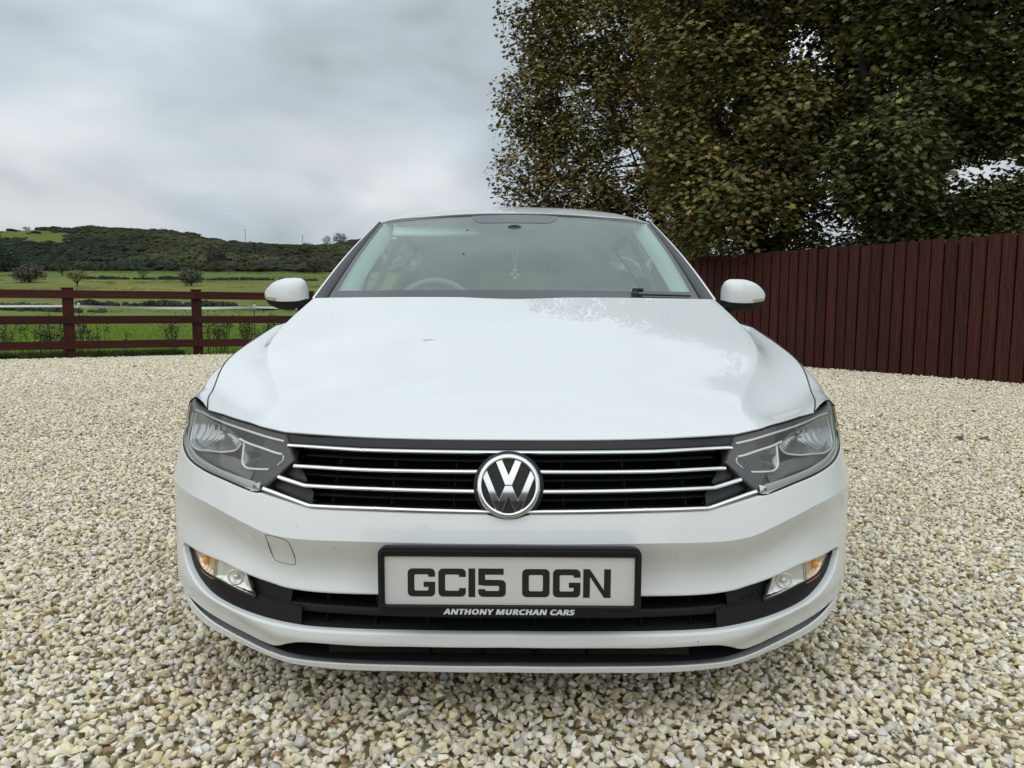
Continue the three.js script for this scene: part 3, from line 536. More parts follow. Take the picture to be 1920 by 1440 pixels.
hedge('thin dark hedge between the two upper fields', [wpos(168, 206), wpos(330, 204), wpos(470, 202), wpos(600, 200)], 1.5, 2, [0.026, 0.03, 0.018], 503);
hedge('dark hedge along the foot of the hill', [wpos(-60, 258), wpos(150, 262), wpos(300, 263)], 3.2, 5, [0.026, 0.032, 0.02], 504);
{ // farm shed on the skyline
  const d = 428, x = (478 - 960) / 1400 * d, z = 1.504 - d, t = group('farm_shed', [x, land(x, z), z]); tag(t, 'small grey farm shed on the skyline of the hill', 'shed');
  mesh('wall', boxAt(5.6, 2.4, 4, 0, 1.2, 0), std(lin(0.16, 0.17, 0.19), 0.8), t);
  const s = new THREE.Shape([[-3, 0], [3, 0], [3, 0.15], [0, 0.9], [-3, 0.15]].map((q) => new THREE.Vector2(...q))), r = new THREE.ExtrudeGeometry(s, { depth: 4.4, bevelEnabled: false }); r.translate(0, 2.403, -2.2);
  mesh('roof', r, std(lin(0.20, 0.22, 0.26), 0.7), t); mesh('door', boxAt(1.4, 1.8, 0.1, 1, 0.9, 2.03), std(lin(0.08, 0.09, 0.1), 0.8), t);
  for (const [px, h, lb] of [[466, 7, 'thin pole on the skyline just left of the grey shed'], [572, 5, 'thin pole on the skyline between the rounded skyline trees']]) { const xx = (px - 960) / 1400 * d, p = group('utility_pole', [xx, land(xx, z), z]); tag(p, lb, 'pole'); mesh('pole', new THREE.CylinderGeometry(0.10, 0.14, h + 3, 6).translate(0, (h + 3) / 2, 0), barkMat, p); mesh('crossbar', boxAt(1.2, 0.12, 0.12, 0, h + 2.5, 0.14), barkMat, p); }
}

// ---------------------------------------------------------------- the car: x to the viewer's right, y up, z towards the viewer, nose at z = 0
const car = group('parked_car', [-0.0066, 0, 0]); car.rotation.y = -THREE.MathUtils.degToRad(0.5);
tag(car, 'white saloon car parked nose-on on the gravel, chrome grille and number plate', 'car');
const paint = phys(lin(0.68, 0.70, 0.705), { roughness: 0.6, clearcoat: 0.85, clearcoatRoughness: 0.012 });
const black = std(lin(0.012, 0.012, 0.013), 0.55), glossBlack = phys(lin(0.008, 0.008, 0.009), { roughness: 0.45, clearcoat: 0.12, clearcoatRoughness: 0.2, specularIntensity: 0.6 });
const trimBlack = phys(lin(0.010, 0.010, 0.011), { roughness: 0.5, specularIntensity: 0.45 }), voidBlack = std(lin(0.004, 0.004, 0.004), 0.9);
const chrome = std(lin(0.66, 0.67, 0.68), 0.09, 1), dullChrome = std(lin(0.6, 0.6, 0.6), 0.24, 1);
const glass = phys(lin(0.90, 0.95, 0.93), { roughness: 0.0, transmission: 1, thickness: 0, ior: 1.5 });
const lens = phys(lin(0.86, 0.88, 0.87), { roughness: 0.0, transmission: 0.975, thickness: 0, ior: 1.5 }), clear = phys(lin(0.94, 0.95, 0.95), { roughness: 0.02, transmission: 1, thickness: 0, ior: 1.45 });
const rubber = std(lin(0.016, 0.016, 0.017), 0.7);

// front shell: a plan curve of the nose swept up a profile
const PLAN = [[0, 0], [0.2, 0.008], [0.35, 0.026], [0.5, 0.06], [0.62, 0.105], [0.72, 0.17], [0.79, 0.245], [0.84, 0.32], [0.87, 0.39], [0.89, 0.46], [0.903, 0.54], [0.912, 0.64], [0.915, 0.78], [0.915, 1.0]];
let planX, planZ;
{
  const t = [0]; for (let i = 1; i < PLAN.length; i++) t.push(t[i - 1] + Math.hypot(PLAN[i][0] - PLAN[i - 1][0], PLAN[i][1] - PLAN[i - 1][1]));
  const T = [...t.slice(1).reverse().map((v) => -v), ...t], X = [...PLAN.slice(1).reverse().map((p) => -p[0]), ...PLAN.map((p) => p[0])], Z = [...PLAN.slice(1).reverse().map((p) => -p[1]), ...PLAN.map((p) => -p[1])];
  planX = nspline(T, X); planZ = nspline(T, Z);
}
const creaseY = pchip([[0, 0.457], [0.3, 0.454], [0.46, 0.450], [0.52, 0.454], [0.58, 0.470], [0.65, 0.490], [0.72, 0.505], [0.8, 0.512], [0.9, 0.517], [1.2, 0.519]]);
const sLow = pchip([[0.12, 0.06], [0.19, 0.035], [0.235, 0.012], [0.30, 0.022], [0.37, 0.040], [0.457, 0]]), sHigh = pchip([[0.457, 0], [0.50, 0.012], [0.54, 0.026], [0.60, 0.060], [0.66, 0.10], [0.70, 0.135], [0.76, 0.195], [0.85, 0.29]]);
function setback(u, y) {
  const yy = y - (creaseY(Math.abs(u)) - 0.457), x = Math.abs(planX(u)), k = sstep(0.45, 0.88, x);
  return yy < 0.457 ? sLow(yy) * (1 - 0.95 * sstep(0.6, 0.87, x)) : sHigh(yy) * (1 - (0.30 + 0.22 * sstep(0.54, 0.66, yy)) * k * sstep(0.462, 0.58, yy));
}
function planN(u) { const e = 1e-3, tx = planX(u + e) - planX(u - e), tz = planZ(u + e) - planZ(u - e), l = Math.hypot(tx, tz); return [-tz / l, tx / l]; }
function F(u, y, off = 0) { const [nx, nz] = planN(u), s = setback(u, y) + off; return V(planX(u) - nx * s, y, planZ(u) - nz * s); }
function FN(u, y, off = 0) { const e = 0.0008, a = F(u + e, y, off).sub(F(u - e, y, off)), b = F(u, y + e, off).sub(F(u, y - e, off)); return a.cross(b).normalize(); }
const archR = 0.36, axleZ = -0.87, axleY = 0.325;
const sideEnd = (y) => { const dy = Math.abs(y - axleY); const z = dy < archR ? axleZ + Math.sqrt(archR * archR - dy * dy) : axleZ + 0.02; let u = 0.9; while (u < 1.35 && planZ(u) > z) u += 0.004; return u; };
function strip(a, b, u0, u1, nu, nv, off = 0, off2 = off, toArch = false) { // sheet of shell between lines a (lower) and b (upper)
  const rows = [], nn = [];
  for (let j = 0; j <= nv; j++) {
    const t = j / nv, r = [], n = [];
    for (let i = 0; i <= nu; i++) {
      let u = lerp(u0, u1, i / nu);
      if (toArch) { const y0 = lerp(a(Math.abs(u)), b(Math.abs(u)), t), e = sideEnd(y0), lim = Math.max(Math.abs(u0), Math.abs(u1)); u = Math.sign(u || 1) * (Math.abs(u) * (Math.abs(u) / lim > 0.8 ? lerp(1, e / lim, (Math.abs(u) / lim - 0.8) / 0.2) : 1)); }
      const y = lerp(a(Math.abs(u)), b(Math.abs(u)), t), o = typeof off === 'function' ? off(Math.abs(lerp(u0, u1, i / nu))) : lerp(off, off2, t);
      const ya = a(Math.abs(u)), yb = b(Math.abs(u)), m = Math.min(0.001, (yb - ya) / 3); r.push(F(u, y, o)); n.push(FN(u, Math.min(yb - m, Math.max(ya + m, y)), o));
    }
    rows.push(r); nn.push(n);
  }
  return gridGeo(rows, nn);
}
function lip(line, u0, u1, nu, dir, depth, r = 0.004, off = 0) { // rounded edge that turns in from a line; dir is the side the edge faces
  const rows = [[0, 0], [0.35 * r, 0.08 * r], [0.75 * r, 0.35 * r], [r, r], [r, depth]].map(([dy, o]) => { const q = []; for (let i = 0; i <= nu; i++) { const u = lerp(u0, u1, i / nu); q.push(F(u, line(Math.abs(u)) + dir * dy, (typeof off === 'function' ? off(Math.abs(u)) : off) + o)); } return q; });
  return gridGeo(rows, null, dir > 0 ? false : true);
}
const up = (f, d) => (u) => f(u) + d;
const L = {
  hood: pchip([[0, 0.659], [0.341, 0.659], [0.452, 0.659], [0.54, 0.663], [0.643, 0.684], [0.733, 0.699], [0.798, 0.7035], [0.867, 0.712], [0.909, 0.721], [0.95, 0.71]]),
  lampLow: pchip([[0.498, 0.603], [0.576, 0.5345], [0.615, 0.544], [0.67, 0.556], [0.755, 0.569], [0.843, 0.581], [0.905, 0.597], [0.946, 0.613], [0.99, 0.638], [1.02, 0.655]]),
  top: pchip([[0, 0.511], [0.288, 0.511], [0.425, 0.510], [0.445, 0.5125], [0.573, 0.5355], [0.614, 0.543], [0.67, 0.5545], [0.755, 0.567], [0.843, 0.579], [0.905, 0.5945], [0.946, 0.6105], [0.99, 0.634], [1.015, 0.648], [1.03, 0.60], [1.1, 0.575]]),
  inTop: pchip([[0, 0.339], [0.284, 0.332], [0.448, 0.327], [0.502, 0.329], [0.558, 0.338], [0.618, 0.349], [0.705, 0.3675], [0.80, 0.3745], [0.85, 0.377], [0.868, 0.375], [0.876, 0.365]]),
  inLow: pchip([[0, 0.251], [0.197, 0.248], [0.321, 0.244], [0.458, 0.240], [0.512, 0.242], [0.606, 0.251], [0.708, 0.265], [0.775, 0.287], [0.835, 0.314], [0.86, 0.335], [0.871, 0.350], [0.876, 0.365]]),
  bladeLow: pchip([[0, 0.229], [0.197, 0.225], [0.322, 0.219], [0.44, 0.2155], [0.468, 0.2125], [0.506, 0.200], [0.535, 0.188], [0.556, 0.184], [0.59, 0.1875], [0.678, 0.2045], [0.751, 0.223], [0.84, 0.241], [0.95, 0.258], [1.2, 0.272]]),
  lipTop: pchip([[0, 0.1725], [0.202, 0.1685], [0.393, 0.1605], [0.494, 0.1575], [0.568, 0.1635], [0.636, 0.1745], [0.72, 0.196], [0.791, 0.216], [0.88, 0.232], [1.2, 0.246]]),
  lipLow: pchip([[0, 0.1615], [0.204, 0.1575], [0.398, 0.1485], [0.5, 0.1475], [0.557, 0.1525], [0.644, 0.1635], [0.731, 0.1825], [0.804, 0.1985], [0.89, 0.2145], [1.2, 0.2275]]),
};
// bumper
const UE = 1.2, UI = 0.876;
{
  const g = [];
  g.push(strip(creaseY, L.top, -UE, UE, 240, 14, 0, 0, true));
  g.push(strip(L.inTop, creaseY, -UI, UI, 200, 16));
  g.push(strip(L.bladeLow, L.inLow, -UI, UI, 220, 8));
  for (const s of [-1, 1]) g.push(strip(L.bladeLow, creaseY, s < 0 ? -UE : UI, s < 0 ? -UI : UE, 36, 24, 0, 0, true));
  g.push(lip(L.top, -1.0, 1.0, 220, 1, 0.05, 0.004));
  g.push(lip(L.inTop, -UI + 0.001, UI - 0.001, 220, -1, 0.016, 0.006), lip(L.inLow, -UI + 0.001, UI - 0.001, 220, 1, 0.016, 0.006));
  g.push(lip(L.bladeLow, -1.0, 1.0, 220, -1, 0.008, 0.003));
  mesh('front_bumper', g, paint, car);
  const lo = (u) => -0.008 + 0.024 * sstep(0.72, 1.05, u);
  const l = [strip(L.lipLow, L.lipTop, -1.1, 1.1, 220, 6, lo), lip(L.lipTop, -1.1, 1.1, 220, 1, 0.004, 0.0025, lo), lip(L.lipLow, -1.1, 1.1, 220, -1, 0.10, 0.004, lo)];
  mesh('front_lip', l, paint, car);
  // black floors behind the painted edges
  const ledge = (line, dy, o0, o1, e) => { const rows = [o0, o1].map((o) => { const q = []; for (let i = 0; i <= 160; i++) { const u = lerp(-e, e, i / 160); q.push(F(u, line(Math.abs(u)) + dy, o)); } return q; }); return gridGeo(rows); };
  mesh('opening_floor', [ledge(L.lipTop, 0.0025, 0.014, 0.12, 1.09), ledge(L.inLow, 0.005, 0.014, 0.1, UI), ledge(L.bladeLow, -0.003, 0.006, 0.12, 0.99), ledge(L.inTop, -0.005, 0.014, 0.1, UI)], voidBlack, car);
  // towing-eye cover: a thin joint round a small panel
  const o = [[0.531, 0.452], [0.492, 0.4465], [0.484, 0.443], [0.480, 0.437], [0.4825, 0.388], [0.485, 0.380], [0.491, 0.3775], [0.530, 0.3805], [0.538, 0.384], [0.5425, 0.391], [0.537, 0.445], [0.536, 0.450]];
  const pts = o.map(([u, y]) => F(-u, y, 0.0004));
  mesh('towing_cover_joint', tubeAlong(pts, 0.0011, 90, 5, true), std(lin(0.06, 0.065, 0.06), 0.8), car);
  for (const [u, y, q] of [[-0.375, 0.433, 1.2], [-0.33, 0.405, 0.8], [-0.46, 0.475, 0.8], [0.36, 0.415, 0.9], [0.52, 0.40, 0.8], [0.415, 0.226, 1.3], [-0.62, 0.44, 0.8], [0.66, 0.53, 0.8]]) { const p = F(u, y, -0.0002); mesh('stone_chip', new THREE.SphereGeometry(0.0011 * q, 8, 6).scale(1, 1.2, 0.4).translate(p.x, p.y, p.z), std(lin(0.10, 0.10, 0.095), 0.8), car); }
  // what is dark inside the openings
  mesh('radiator_panel', [strip((u) => 0.12, (u) => 0.66, -0.84, 0.84, 120, 16, 0.115)], voidBlack, car);
}
// lower grille
{
  const lg = group('lower_grille', null, car);
  const slat = (name, y, o0, o1, h, e) => { // a blade with a front face and a top
    const prof = [[-h / 2, o1], [-h / 2, o0 + 0.003], [-h / 2 + 0.003, o0], [h / 2 - 0.003, o0], [h / 2, o0 + 0.003], [h / 2, o1]];
    mesh(name, gridGeo(prof.map(([dy, o]) => { const q = []; for (let i = 0; i <= 120; i++) { const u = lerp(-e, e, i / 120); q.push(F(u, y(Math.abs(u)) + dy, o)); } return q; }), null, true), trimBlack, lg);
  };
  slat('slat', pchip([[0, 0.288], [0.28, 0.285], [0.5, 0.281]]), 0.022, 0.085, 0.019, 0.5);
  slat('slat', pchip([[0, 0.320], [0.28, 0.316], [0.5, 0.310]]), 0.062, 0.09, 0.005, 0.5);
  for (const u of [-0.42, -0.30, -0.18, -0.06, 0.06, 0.18, 0.30, 0.42]) for (const [y0, y1] of [[0.17, 0.232], [0.245, 0.345]]) { const a = []; for (const [du, o] of [[-0.003, 0.09], [-0.003, 0.045], [0.003, 0.045], [0.003, 0.09]]) { const q = []; for (let j = 0; j <= 4; j++) q.push(F(u + du, lerp(y0, y1, j / 4), o)); a.push(q); } mesh('rib', gridGeo(a), trimBlack, lg); }
  // side inserts that carry the fog lamps, with a step along the slat line
  for (const s of [-1, 1]) {
    const ridge = pchip([[0.47, 0.286], [0.52, 0.288], [0.605, 0.302], [0.69, 0.315], [0.79, 0.331], [0.84, 0.345], [0.876, 0.362]]);
    const st = pchip([[0.44, 0.270], [0.47, 0.274], [0.876, 0.362]]);
    const a = (f0, f1, o0, o1, u0) => { const g = strip((u) => f0(u), (u) => f1(u), u0, 0.875, 70, 6, o0, o1); return s > 0 ? g : mir(g); };
    const ins = mesh('lamp_surround', [a(ridge, up(L.inTop, 0.006), 0.022, 0.026, 0.502), a(up(L.inLow, -0.006), ridge, 0.016, 0.014, 0.468), a(ridge, up(ridge, 0.0008), 0.014, 0.022, 0.48)], trimBlack, lg);
for (const [u, y] of [[0.598, 0.338], [0.545, 0.302], [0.562, 0.305], [0.573, 0.308], [0.588, 0.311]]) { const p = F(s * u, y, 0.0195); if (s > 0 || u > 0.59) mesh('fixing_hole', new THREE.SphereGeometry(0.0028, 8, 6).translate(p.x, p.y, p.z), voidBlack, ins); }
  }
}
// fog and turn lamps
for (const s of [-1, 1]) {
  const fl = group('fog_lamp', null, car); const M = (g) => (s > 0 ? g : mir(g));
  const low = pchip([[0.588, 0.294], [0.64, 0.303], [0.695, 0.315], [0.769, 0.326], [0.807, 0.346], [0.822, 0.358]]), high = linear([[0.588, 0.2955], [0.62, 0.343], [0.69, 0.359], [0.76, 0.3675], [0.80, 0.370], [0.822, 0.368]]);
  mesh('lens', M(strip(low, high, 0.588, 0.822, 60, 8, 0.0085)), clear, fl);
  const rim = []; for (let i = 0; i <= 30; i++) rim.push(F(lerp(0.588, 0.822, i / 30), low(lerp(0.588, 0.822, i / 30)), 0.010)); for (let i = 30; i >= 0; i--) rim.push(F(lerp(0.588, 0.822, i / 30), high(lerp(0.588, 0.822, i / 30)), 0.010));
  mesh('bezel', M(tubeAlong(rim, 0.0028, 120, 6, true)), glossBlack, fl);
  // reflectors: a chrome bowl inside, an amber-tinted one outside
  const bowl = (u0, u1, dep, ribs) => { const rows = []; for (let j = 0; j <= 18; j++) { const r = [], v = j / 18; for (let i = 0; i <= 36; i++) { const w = i / 36, u = lerp(u0, u1, w), e = 1 - Math.max((2 * w - 1) ** 2, (2 * v - 1) ** 2); r.push(F(u, lerp(low(u) + 0.001, high(u) - 0.001, v), 0.0105 + dep * Math.sqrt(Math.max(0, e)) + ribs * Math.cos(w * 44))); } rows.push(r); } return M(gridGeo(rows)); };
  mesh('fog_reflector', bowl(0.590, 0.724, 0.010, 0.0005), std(lin(0.80, 0.79, 0.76), 0.22, 0.55), fl);
  mesh('turn_reflector', bowl(0.726, 0.821, 0.009, 0.0008), std(lin(0.84, 0.62, 0.42), 0.22, 0.55), fl);
  mesh('divider', M(strip(low, high, 0.720, 0.729, 2, 4, 0.012)), dullChrome, fl);
  const b = F(s * 0.657, 0.330, 0.016), a = F(s * 0.772, 0.349, 0.016);
  mesh('fog_bulb', [new THREE.SphereGeometry(0.0075, 14, 10).translate(b.x, b.y, b.z), new THREE.TorusGeometry(0.017, 0.0022, 6, 24).translate(b.x, b.y, b.z + 0.004)], std(lin(0.75, 0.72, 0.66), 0.1, 0.6), fl);
  mesh('turn_bulb', [new THREE.SphereGeometry(0.0085, 14, 10).scale(1, 1.2, 1).translate(a.x, a.y, a.z)], phys(lin(0.9, 0.36, 0.04), { roughness: 0.1, clearcoat: 1 }), fl);
  const str = []; for (let i = 0; i <= 10; i++) { const u = lerp(0.725, 0.785, i / 10); str.push(F(u, low(u) - 0.0045, 0.0105)); } mesh('reflector_strip', M(tubeAlong(str, 0.0016, 20, 5)), phys(lin(0.5, 0.13, 0.02), { roughness: 0.25, clearcoat: 1 }), fl);
}
// upper grille: black strip, four chrome bars, fine mesh behind
{
  const gr = group('grille', null, car);
  const end = linear([[0.50, 0.595], [0.524, 0.636], [0.54, 0.66]]);
  mesh('top_strip', [strip(linear([[0, 0.640], [0.334, 0.6395], [0.52, 0.641]]), up(L.hood, -0.003), -0.537, 0.537, 140, 4, 0.004, 0.004), lip(linear([[0, 0.640], [0.334, 0.6395], [0.52, 0.641]]), -0.53, 0.53, 140, -1, 0.05, 0.003, 0.004)], glossBlack, gr);
  const bars = [[[[0, 0.634], [0.334, 0.633], [0.53, 0.6355]], 0.526, 0.0076], [[[0, 0.597], [0.325, 0.5945], [0.5, 0.595]], 0.496, 0.0080], [[[0, 0.559], [0.294, 0.559], [0.455, 0.558], [0.463, 0.559], [0.53, 0.572]], 0.527, 0.0080], [[[0, 0.520], [0.289, 0.521], [0.434, 0.519], [0.441, 0.520], [0.56, 0.5475]], 0.556, 0.0085]];
  for (const [pts, ue, h] of bars) {
    const y = linear(pts), prof = [[-0.5, 0.022], [-0.5, 0.001], [-0.36, -0.003], [0.1, -0.0045], [0.42, -0.001], [0.5, 0.003], [0.5, 0.022]];
    const us = []; for (let i = 0; i <= 120; i++) us.push(lerp(-ue, ue, i / 120)); for (const p of pts) for (const q of [-1, 1]) if (p[0] > 0.02 && p[0] < ue) us.push(q * p[0]); us.sort((a, b) => a - b);
    mesh('chrome_bar', gridGeo(prof.map(([k, o]) => us.map((u) => F(u, y(Math.abs(u)) + k * h, o))), null, true), chrome, gr);
  }
  const inside = []; // the thin black slats between the bars
  for (const [y, ue] of [[0.6225, 0.50], [0.610, 0.49], [0.584, 0.485], [0.572, 0.49], [0.546, 0.48], [0.534, 0.47]]) {
    const rows = [[-0.0025, 0.075], [-0.0025, 0.034], [0.0025, 0.032], [0.0025, 0.075]].map(([dy, o]) => { const q = []; for (let i = 0; i <= 80; i++) q.push(F(lerp(-ue, ue, i / 80), y + dy, o)); return q; });
    mesh('slat', gridGeo(rows, null, true), black, gr);
  }
  for (const u of [-0.40, -0.26, -0.12, 0.12, 0.26, 0.40]) { const a = []; for (const [du, o] of [[-0.0015, 0.075], [-0.0015, 0.038], [0.0015, 0.038], [0.0015, 0.075]]) { const q = []; for (let j = 0; j <= 6; j++) q.push(F(u + du, lerp(0.515, 0.638, j / 6), o)); a.push(q); } mesh('grille_rib', gridGeo(a), black, gr); }
  // black side frames that meet the lamps
  for (const s of [-1, 1]) { const g = strip(L.top, linear([[0.43, 0.53], [0.50, 0.60], [0.54, 0.655], [0.6, 0.66]]), 0.44, 0.6, 40, 8, 0.020); mesh('side_frame', s > 0 ? g : mir(g), black, gr); }
}
// badge: chrome ring with the letters V over W on black
{
  const c = F(0, 0.572), b = group('badge', [0, 0.572, c.z + 0.013], car); b.rotation.x = -0.275; b.name = 'badge';
  mesh('base_disc', new THREE.LatheGeometry([[0, 0.003], [0.0585, 0.003], [0.0605, 0], [0.0735, -0.004], [0.0745, -0.012], [0.066, -0.03]].map((q) => new THREE.Vector2(...q)), 64).rotateX(Math.PI / 2), glossBlack, b);
  mesh('ring', new THREE.LatheGeometry([[0.0552, 0.002], [0.0558, 0.0075], [0.058, 0.0095], [0.063, 0.009], [0.0665, 0.006], [0.0675, 0.001], [0.066, -0.004]].map((q) => new THREE.Vector2(...q)), 72).rotateX(Math.PI / 2), chrome, b);
  const letter = (name, pts) => { const s = new THREE.Shape(pts.map(([x, y]) => new THREE.Vector2(x * 0.0665, y * 0.0665))); const g = new THREE.ExtrudeGeometry(s, { depth: 0.0045, bevelEnabled: true, bevelThickness: 0.0018, bevelSize: 0.0012, bevelSegments: 2 }); g.translate(0, 0, 0.002); const p = g.attributes.position, n = g.attributes.normal; for (let i = 0; i < p.count; i++) { const x = p.getX(i), y = p.getY(i); if (n.getZ(i) > 0.95) { const v = V(2.4 * x, 2.4 * y, 1).normalize(); n.setXYZ(i, v.x, v.y, v.z); } p.setZ(i, p.getZ(i) - 0.5 * (x * x + y * y)); } mesh(name, g, chrome, b); }; // faces slightly domed
  letter('letter_v', [[-0.405, 0.775], [-0.235, 0.835], [0, 0.315], [0.235, 0.835], [0.405, 0.775], [0.105, 0.035], [-0.105, 0.035]]);
  letter('letter_w', [[-0.83, 0.33], [-0.705, 0.50], [-0.295, -0.47], [-0.105, -0.015], [0.105, -0.015], [0.295, -0.47], [0.705, 0.50], [0.83, 0.33], [0.345, -0.835], [0.24, -0.86], [0, -0.30], [-0.24, -0.86], [-0.345, -0.835]]);
}
// number plate
{
  const p = group('number_plate', [0.003, 0.385, 0.016], car);
  const rr = (w, h, r, cy = 0) => { const s = new THREE.Shape(), x = w / 2, y = h / 2; s.moveTo(-x + r, cy - y); s.lineTo(x - r, cy - y); s.absarc(x - r, cy - y + r, r, -Math.PI / 2, 0); s.lineTo(x, cy + y - r); s.absarc(x - r, cy + y - r, r, 0, Math.PI / 2); s.lineTo(-x + r, cy + y); s.absarc(-x + r, cy + y - r, r, Math.PI / 2, Math.PI); s.lineTo(-x, cy - y + r); s.absarc(-x + r, cy - y + r, r, Math.PI, 1.5 * Math.PI); return s; };
  const fr = rr(0.533, 0.141, 0.016, 0.0005); fr.holes.push(rr(0.518, 0.1085, 0.006, 0.0012));
  mesh('plate_frame', [new THREE.ExtrudeGeometry(fr, { depth: 0.008, bevelEnabled: true, bevelThickness: 0.004, bevelSize: 0.003, bevelSegments: 3, curveSegments: 10 }), boxAt(0.50, 0.12, 0.03, 0, 0, -0.016)], trimBlack, p);
  const ridge = rr(0.5275, 0.121, 0.011, 0.0062); ridge.holes.push(rr(0.5215, 0.1145, 0.008, 0.0062));
  mesh('frame_ridge', new THREE.ExtrudeGeometry(ridge, { depth: 0.003, bevelEnabled: true, bevelThickness: 0.0015, bevelSize: 0.001, bevelSegments: 2 }).translate(0, 0, 0.0105), trimBlack, p);
  mesh('plate', new THREE.ExtrudeGeometry(rr(0.516, 0.103, 0.005, 0.0012), { depth: 0.003, bevelEnabled: false }).translate(0, 0, 0.0015), phys(lin(0.60, 0.59, 0.585), { roughness: 0.35, clearcoat: 0.5, clearcoatRoughness: 0.1 }), p);
  // characters, drawn as strokes of a square-shouldered face: 100 wide, 110 high
  const W = 0.0565, H = 0.0605, T = 0.0139, ink = std(lin(0.010, 0.008, 0.009), 0.45);
  const box = (w, h, r) => { const s = rr(w, h, r); s.curveSegments = 8; return s; };
  const path = (pts) => new THREE.Shape(pts.map(([x, y]) => new THREE.Vector2((x - 0.5) * W, (y - 0.5) * H)));
  const tx = T / W, ty = T * 0.93 / H, R8 = (cx, cy, a0, r = 0.15, n = 5) => { const o = []; for (let i = 0; i <= n; i++) { const a = a0 - i / n * Math.PI / 2; o.push([cx + r * Math.cos(a), cy + r * 0.95 * Math.sin(a)]); } return o; };
  const q = Math.PI / 2, r = 0.17, ri = 0.055;
  const outerC = [[1, 0.70], [1, 1 - r], ...R8(1 - r, 1 - r, 0, r).reverse().map((v) => v)];
  const arcTo = (cx, cy, a0, a1, rad) => { const o = []; for (let i = 0; i <= 6; i++) { const a = lerp(a0, a1, i / 6); o.push([cx + rad * Math.cos(a), cy + rad * 0.95 * Math.sin(a)]); } return o; };
  const C = [[1, 0.70], ...arcTo(1 - r, 1 - r, 0, q, r), ...arcTo(r, 1 - r, q, 2 * q, r), ...arcTo(r, r, 2 * q, 3 * q, r), ...arcTo(1 - r, r, 3 * q, 4 * q, r), [1, 0.31], [1 - tx, 0.31], ...arcTo(1 - tx - ri, ty + ri, 0, -q, ri), ...arcTo(tx + ri, ty + ri, -q, -2 * q, ri), ...arcTo(tx + ri, 1 - ty - ri, 2 * q, q, ri), ...arcTo(1 - tx - ri, 1 - ty - ri, q, 0, ri), [1 - tx, 0.70]];
  const G = [[1, 0.70], ...arcTo(1 - r, 1 - r, 0, q, r), ...arcTo(r, 1 - r, q, 2 * q, r), ...arcTo(r, r, 2 * q, 3 * q, r), ...arcTo(1 - r, r, 3 * q, 4 * q, r), [1, 0.525], [0.58, 0.525], [0.58, 0.345], [1 - tx, 0.345], ...arcTo(1 - tx - ri, ty + ri, 0, -q, ri), ...arcTo(tx + ri, ty + ri, -q, -2 * q, ri), ...arcTo(tx + ri, 1 - ty - ri, 2 * q, q, ri), ...arcTo(1 - tx - ri, 1 - ty - ri, q, 0, ri), [1 - tx, 0.70]];
  const five = [[0.0, 1], [0.92, 1], [0.92, 1 - ty], [tx, 1 - ty], [tx, 0.61], ...arcTo(1 - r, 0.61 - r, q, 0, r), ...arcTo(1 - r, r, 0, -q, r), ...arcTo(r, r, -q, -2 * q, r), [0, 0.28], [tx, 0.28], ...arcTo(tx + ri, ty + ri, 2 * q, 3 * q, ri), ...arcTo(1 - tx - ri, ty + ri, -q, 0, ri), ...arcTo(1 - tx - ri, 0.61 - ty - ri * 0.9, 0, q, ri), [0.24, 0.61 - ty], [0, 0.43]];
  const N = [[0, 0], [0, 1], [0.24, 1], [1 - tx, 0.27], [1 - tx, 1], [1, 1], [1, 0], [0.76, 0], [tx, 0.73], [tx, 0]];
  const O = [...arcTo(1 - r, 1 - r, 0, q, r), ...arcTo(r, 1 - r, q, 2 * q, r), ...arcTo(r, r, 2 * q, 3 * q, r), ...arcTo(1 - r, r, 3 * q, 4 * q, r)], Oh = [...arcTo(1 - tx - ri, 1 - ty - ri, 0, q, ri), ...arcTo(tx + ri, 1 - ty - ri, q, 2 * q, ri), ...arcTo(tx + ri, ty + ri, 2 * q, 3 * q, ri), ...arcTo(1 - tx - ri, ty + ri, 3 * q, 4 * q, ri)];
  const glyph = { G, C, 5: five, N, O, 1: [[0.5 - tx / 2, 0], [0.5 - tx / 2, 1], [0.5 + tx / 2, 1], [0.5 + tx / 2, 0]] };
  // centres along the plate, from the left edge of the white, in units of its width
  for (const [ch, c] of [['G', 0.1475], ['C', 0.2705], ['1', 0.3495], ['5', 0.4305], ['O', 0.6055], ['G', 0.7285], ['N', 0.8495]]) {
    const s = path(glyph[ch]); if (ch === 'O') s.holes.push(path(Oh));
    const g = new THREE.ExtrudeGeometry(s, { depth: 0.0006, bevelEnabled: false, curveSegments: 8 });
    mesh('character', g, ink, p).position.set(-0.2565 + c * 0.513, -0.0035, 0.0044);
  }
  const font = await new FontLoader().loadAsync('fonts/droid/droid_sans_bold.typeface.json');
  const tg = new TextGeometry('ANTHONY MURCHAN CARS', { font, size: 0.0108, depth: 0.0004, curveSegments: 5, bevelEnabled: true, bevelSize: 0.0004, bevelThickness: 0.0002, bevelSegments: 1 });
  tg.computeBoundingBox(); const bb = tg.boundingBox, k = 0.268 / (bb.max.x - bb.min.x);
  tg.applyMatrix4(new THREE.Matrix4().set(k, 0.24, 0, -0.268 / 2 - 0.002, 0, 1.04, 0, 0, 0, 0, 1, 0, 0, 0, 0, 1));
  mesh('dealer_lettering', tg, std(lin(0.62, 0.66, 0.72), 0.5), p).position.set(0.001, -0.0675, 0.0124);
}
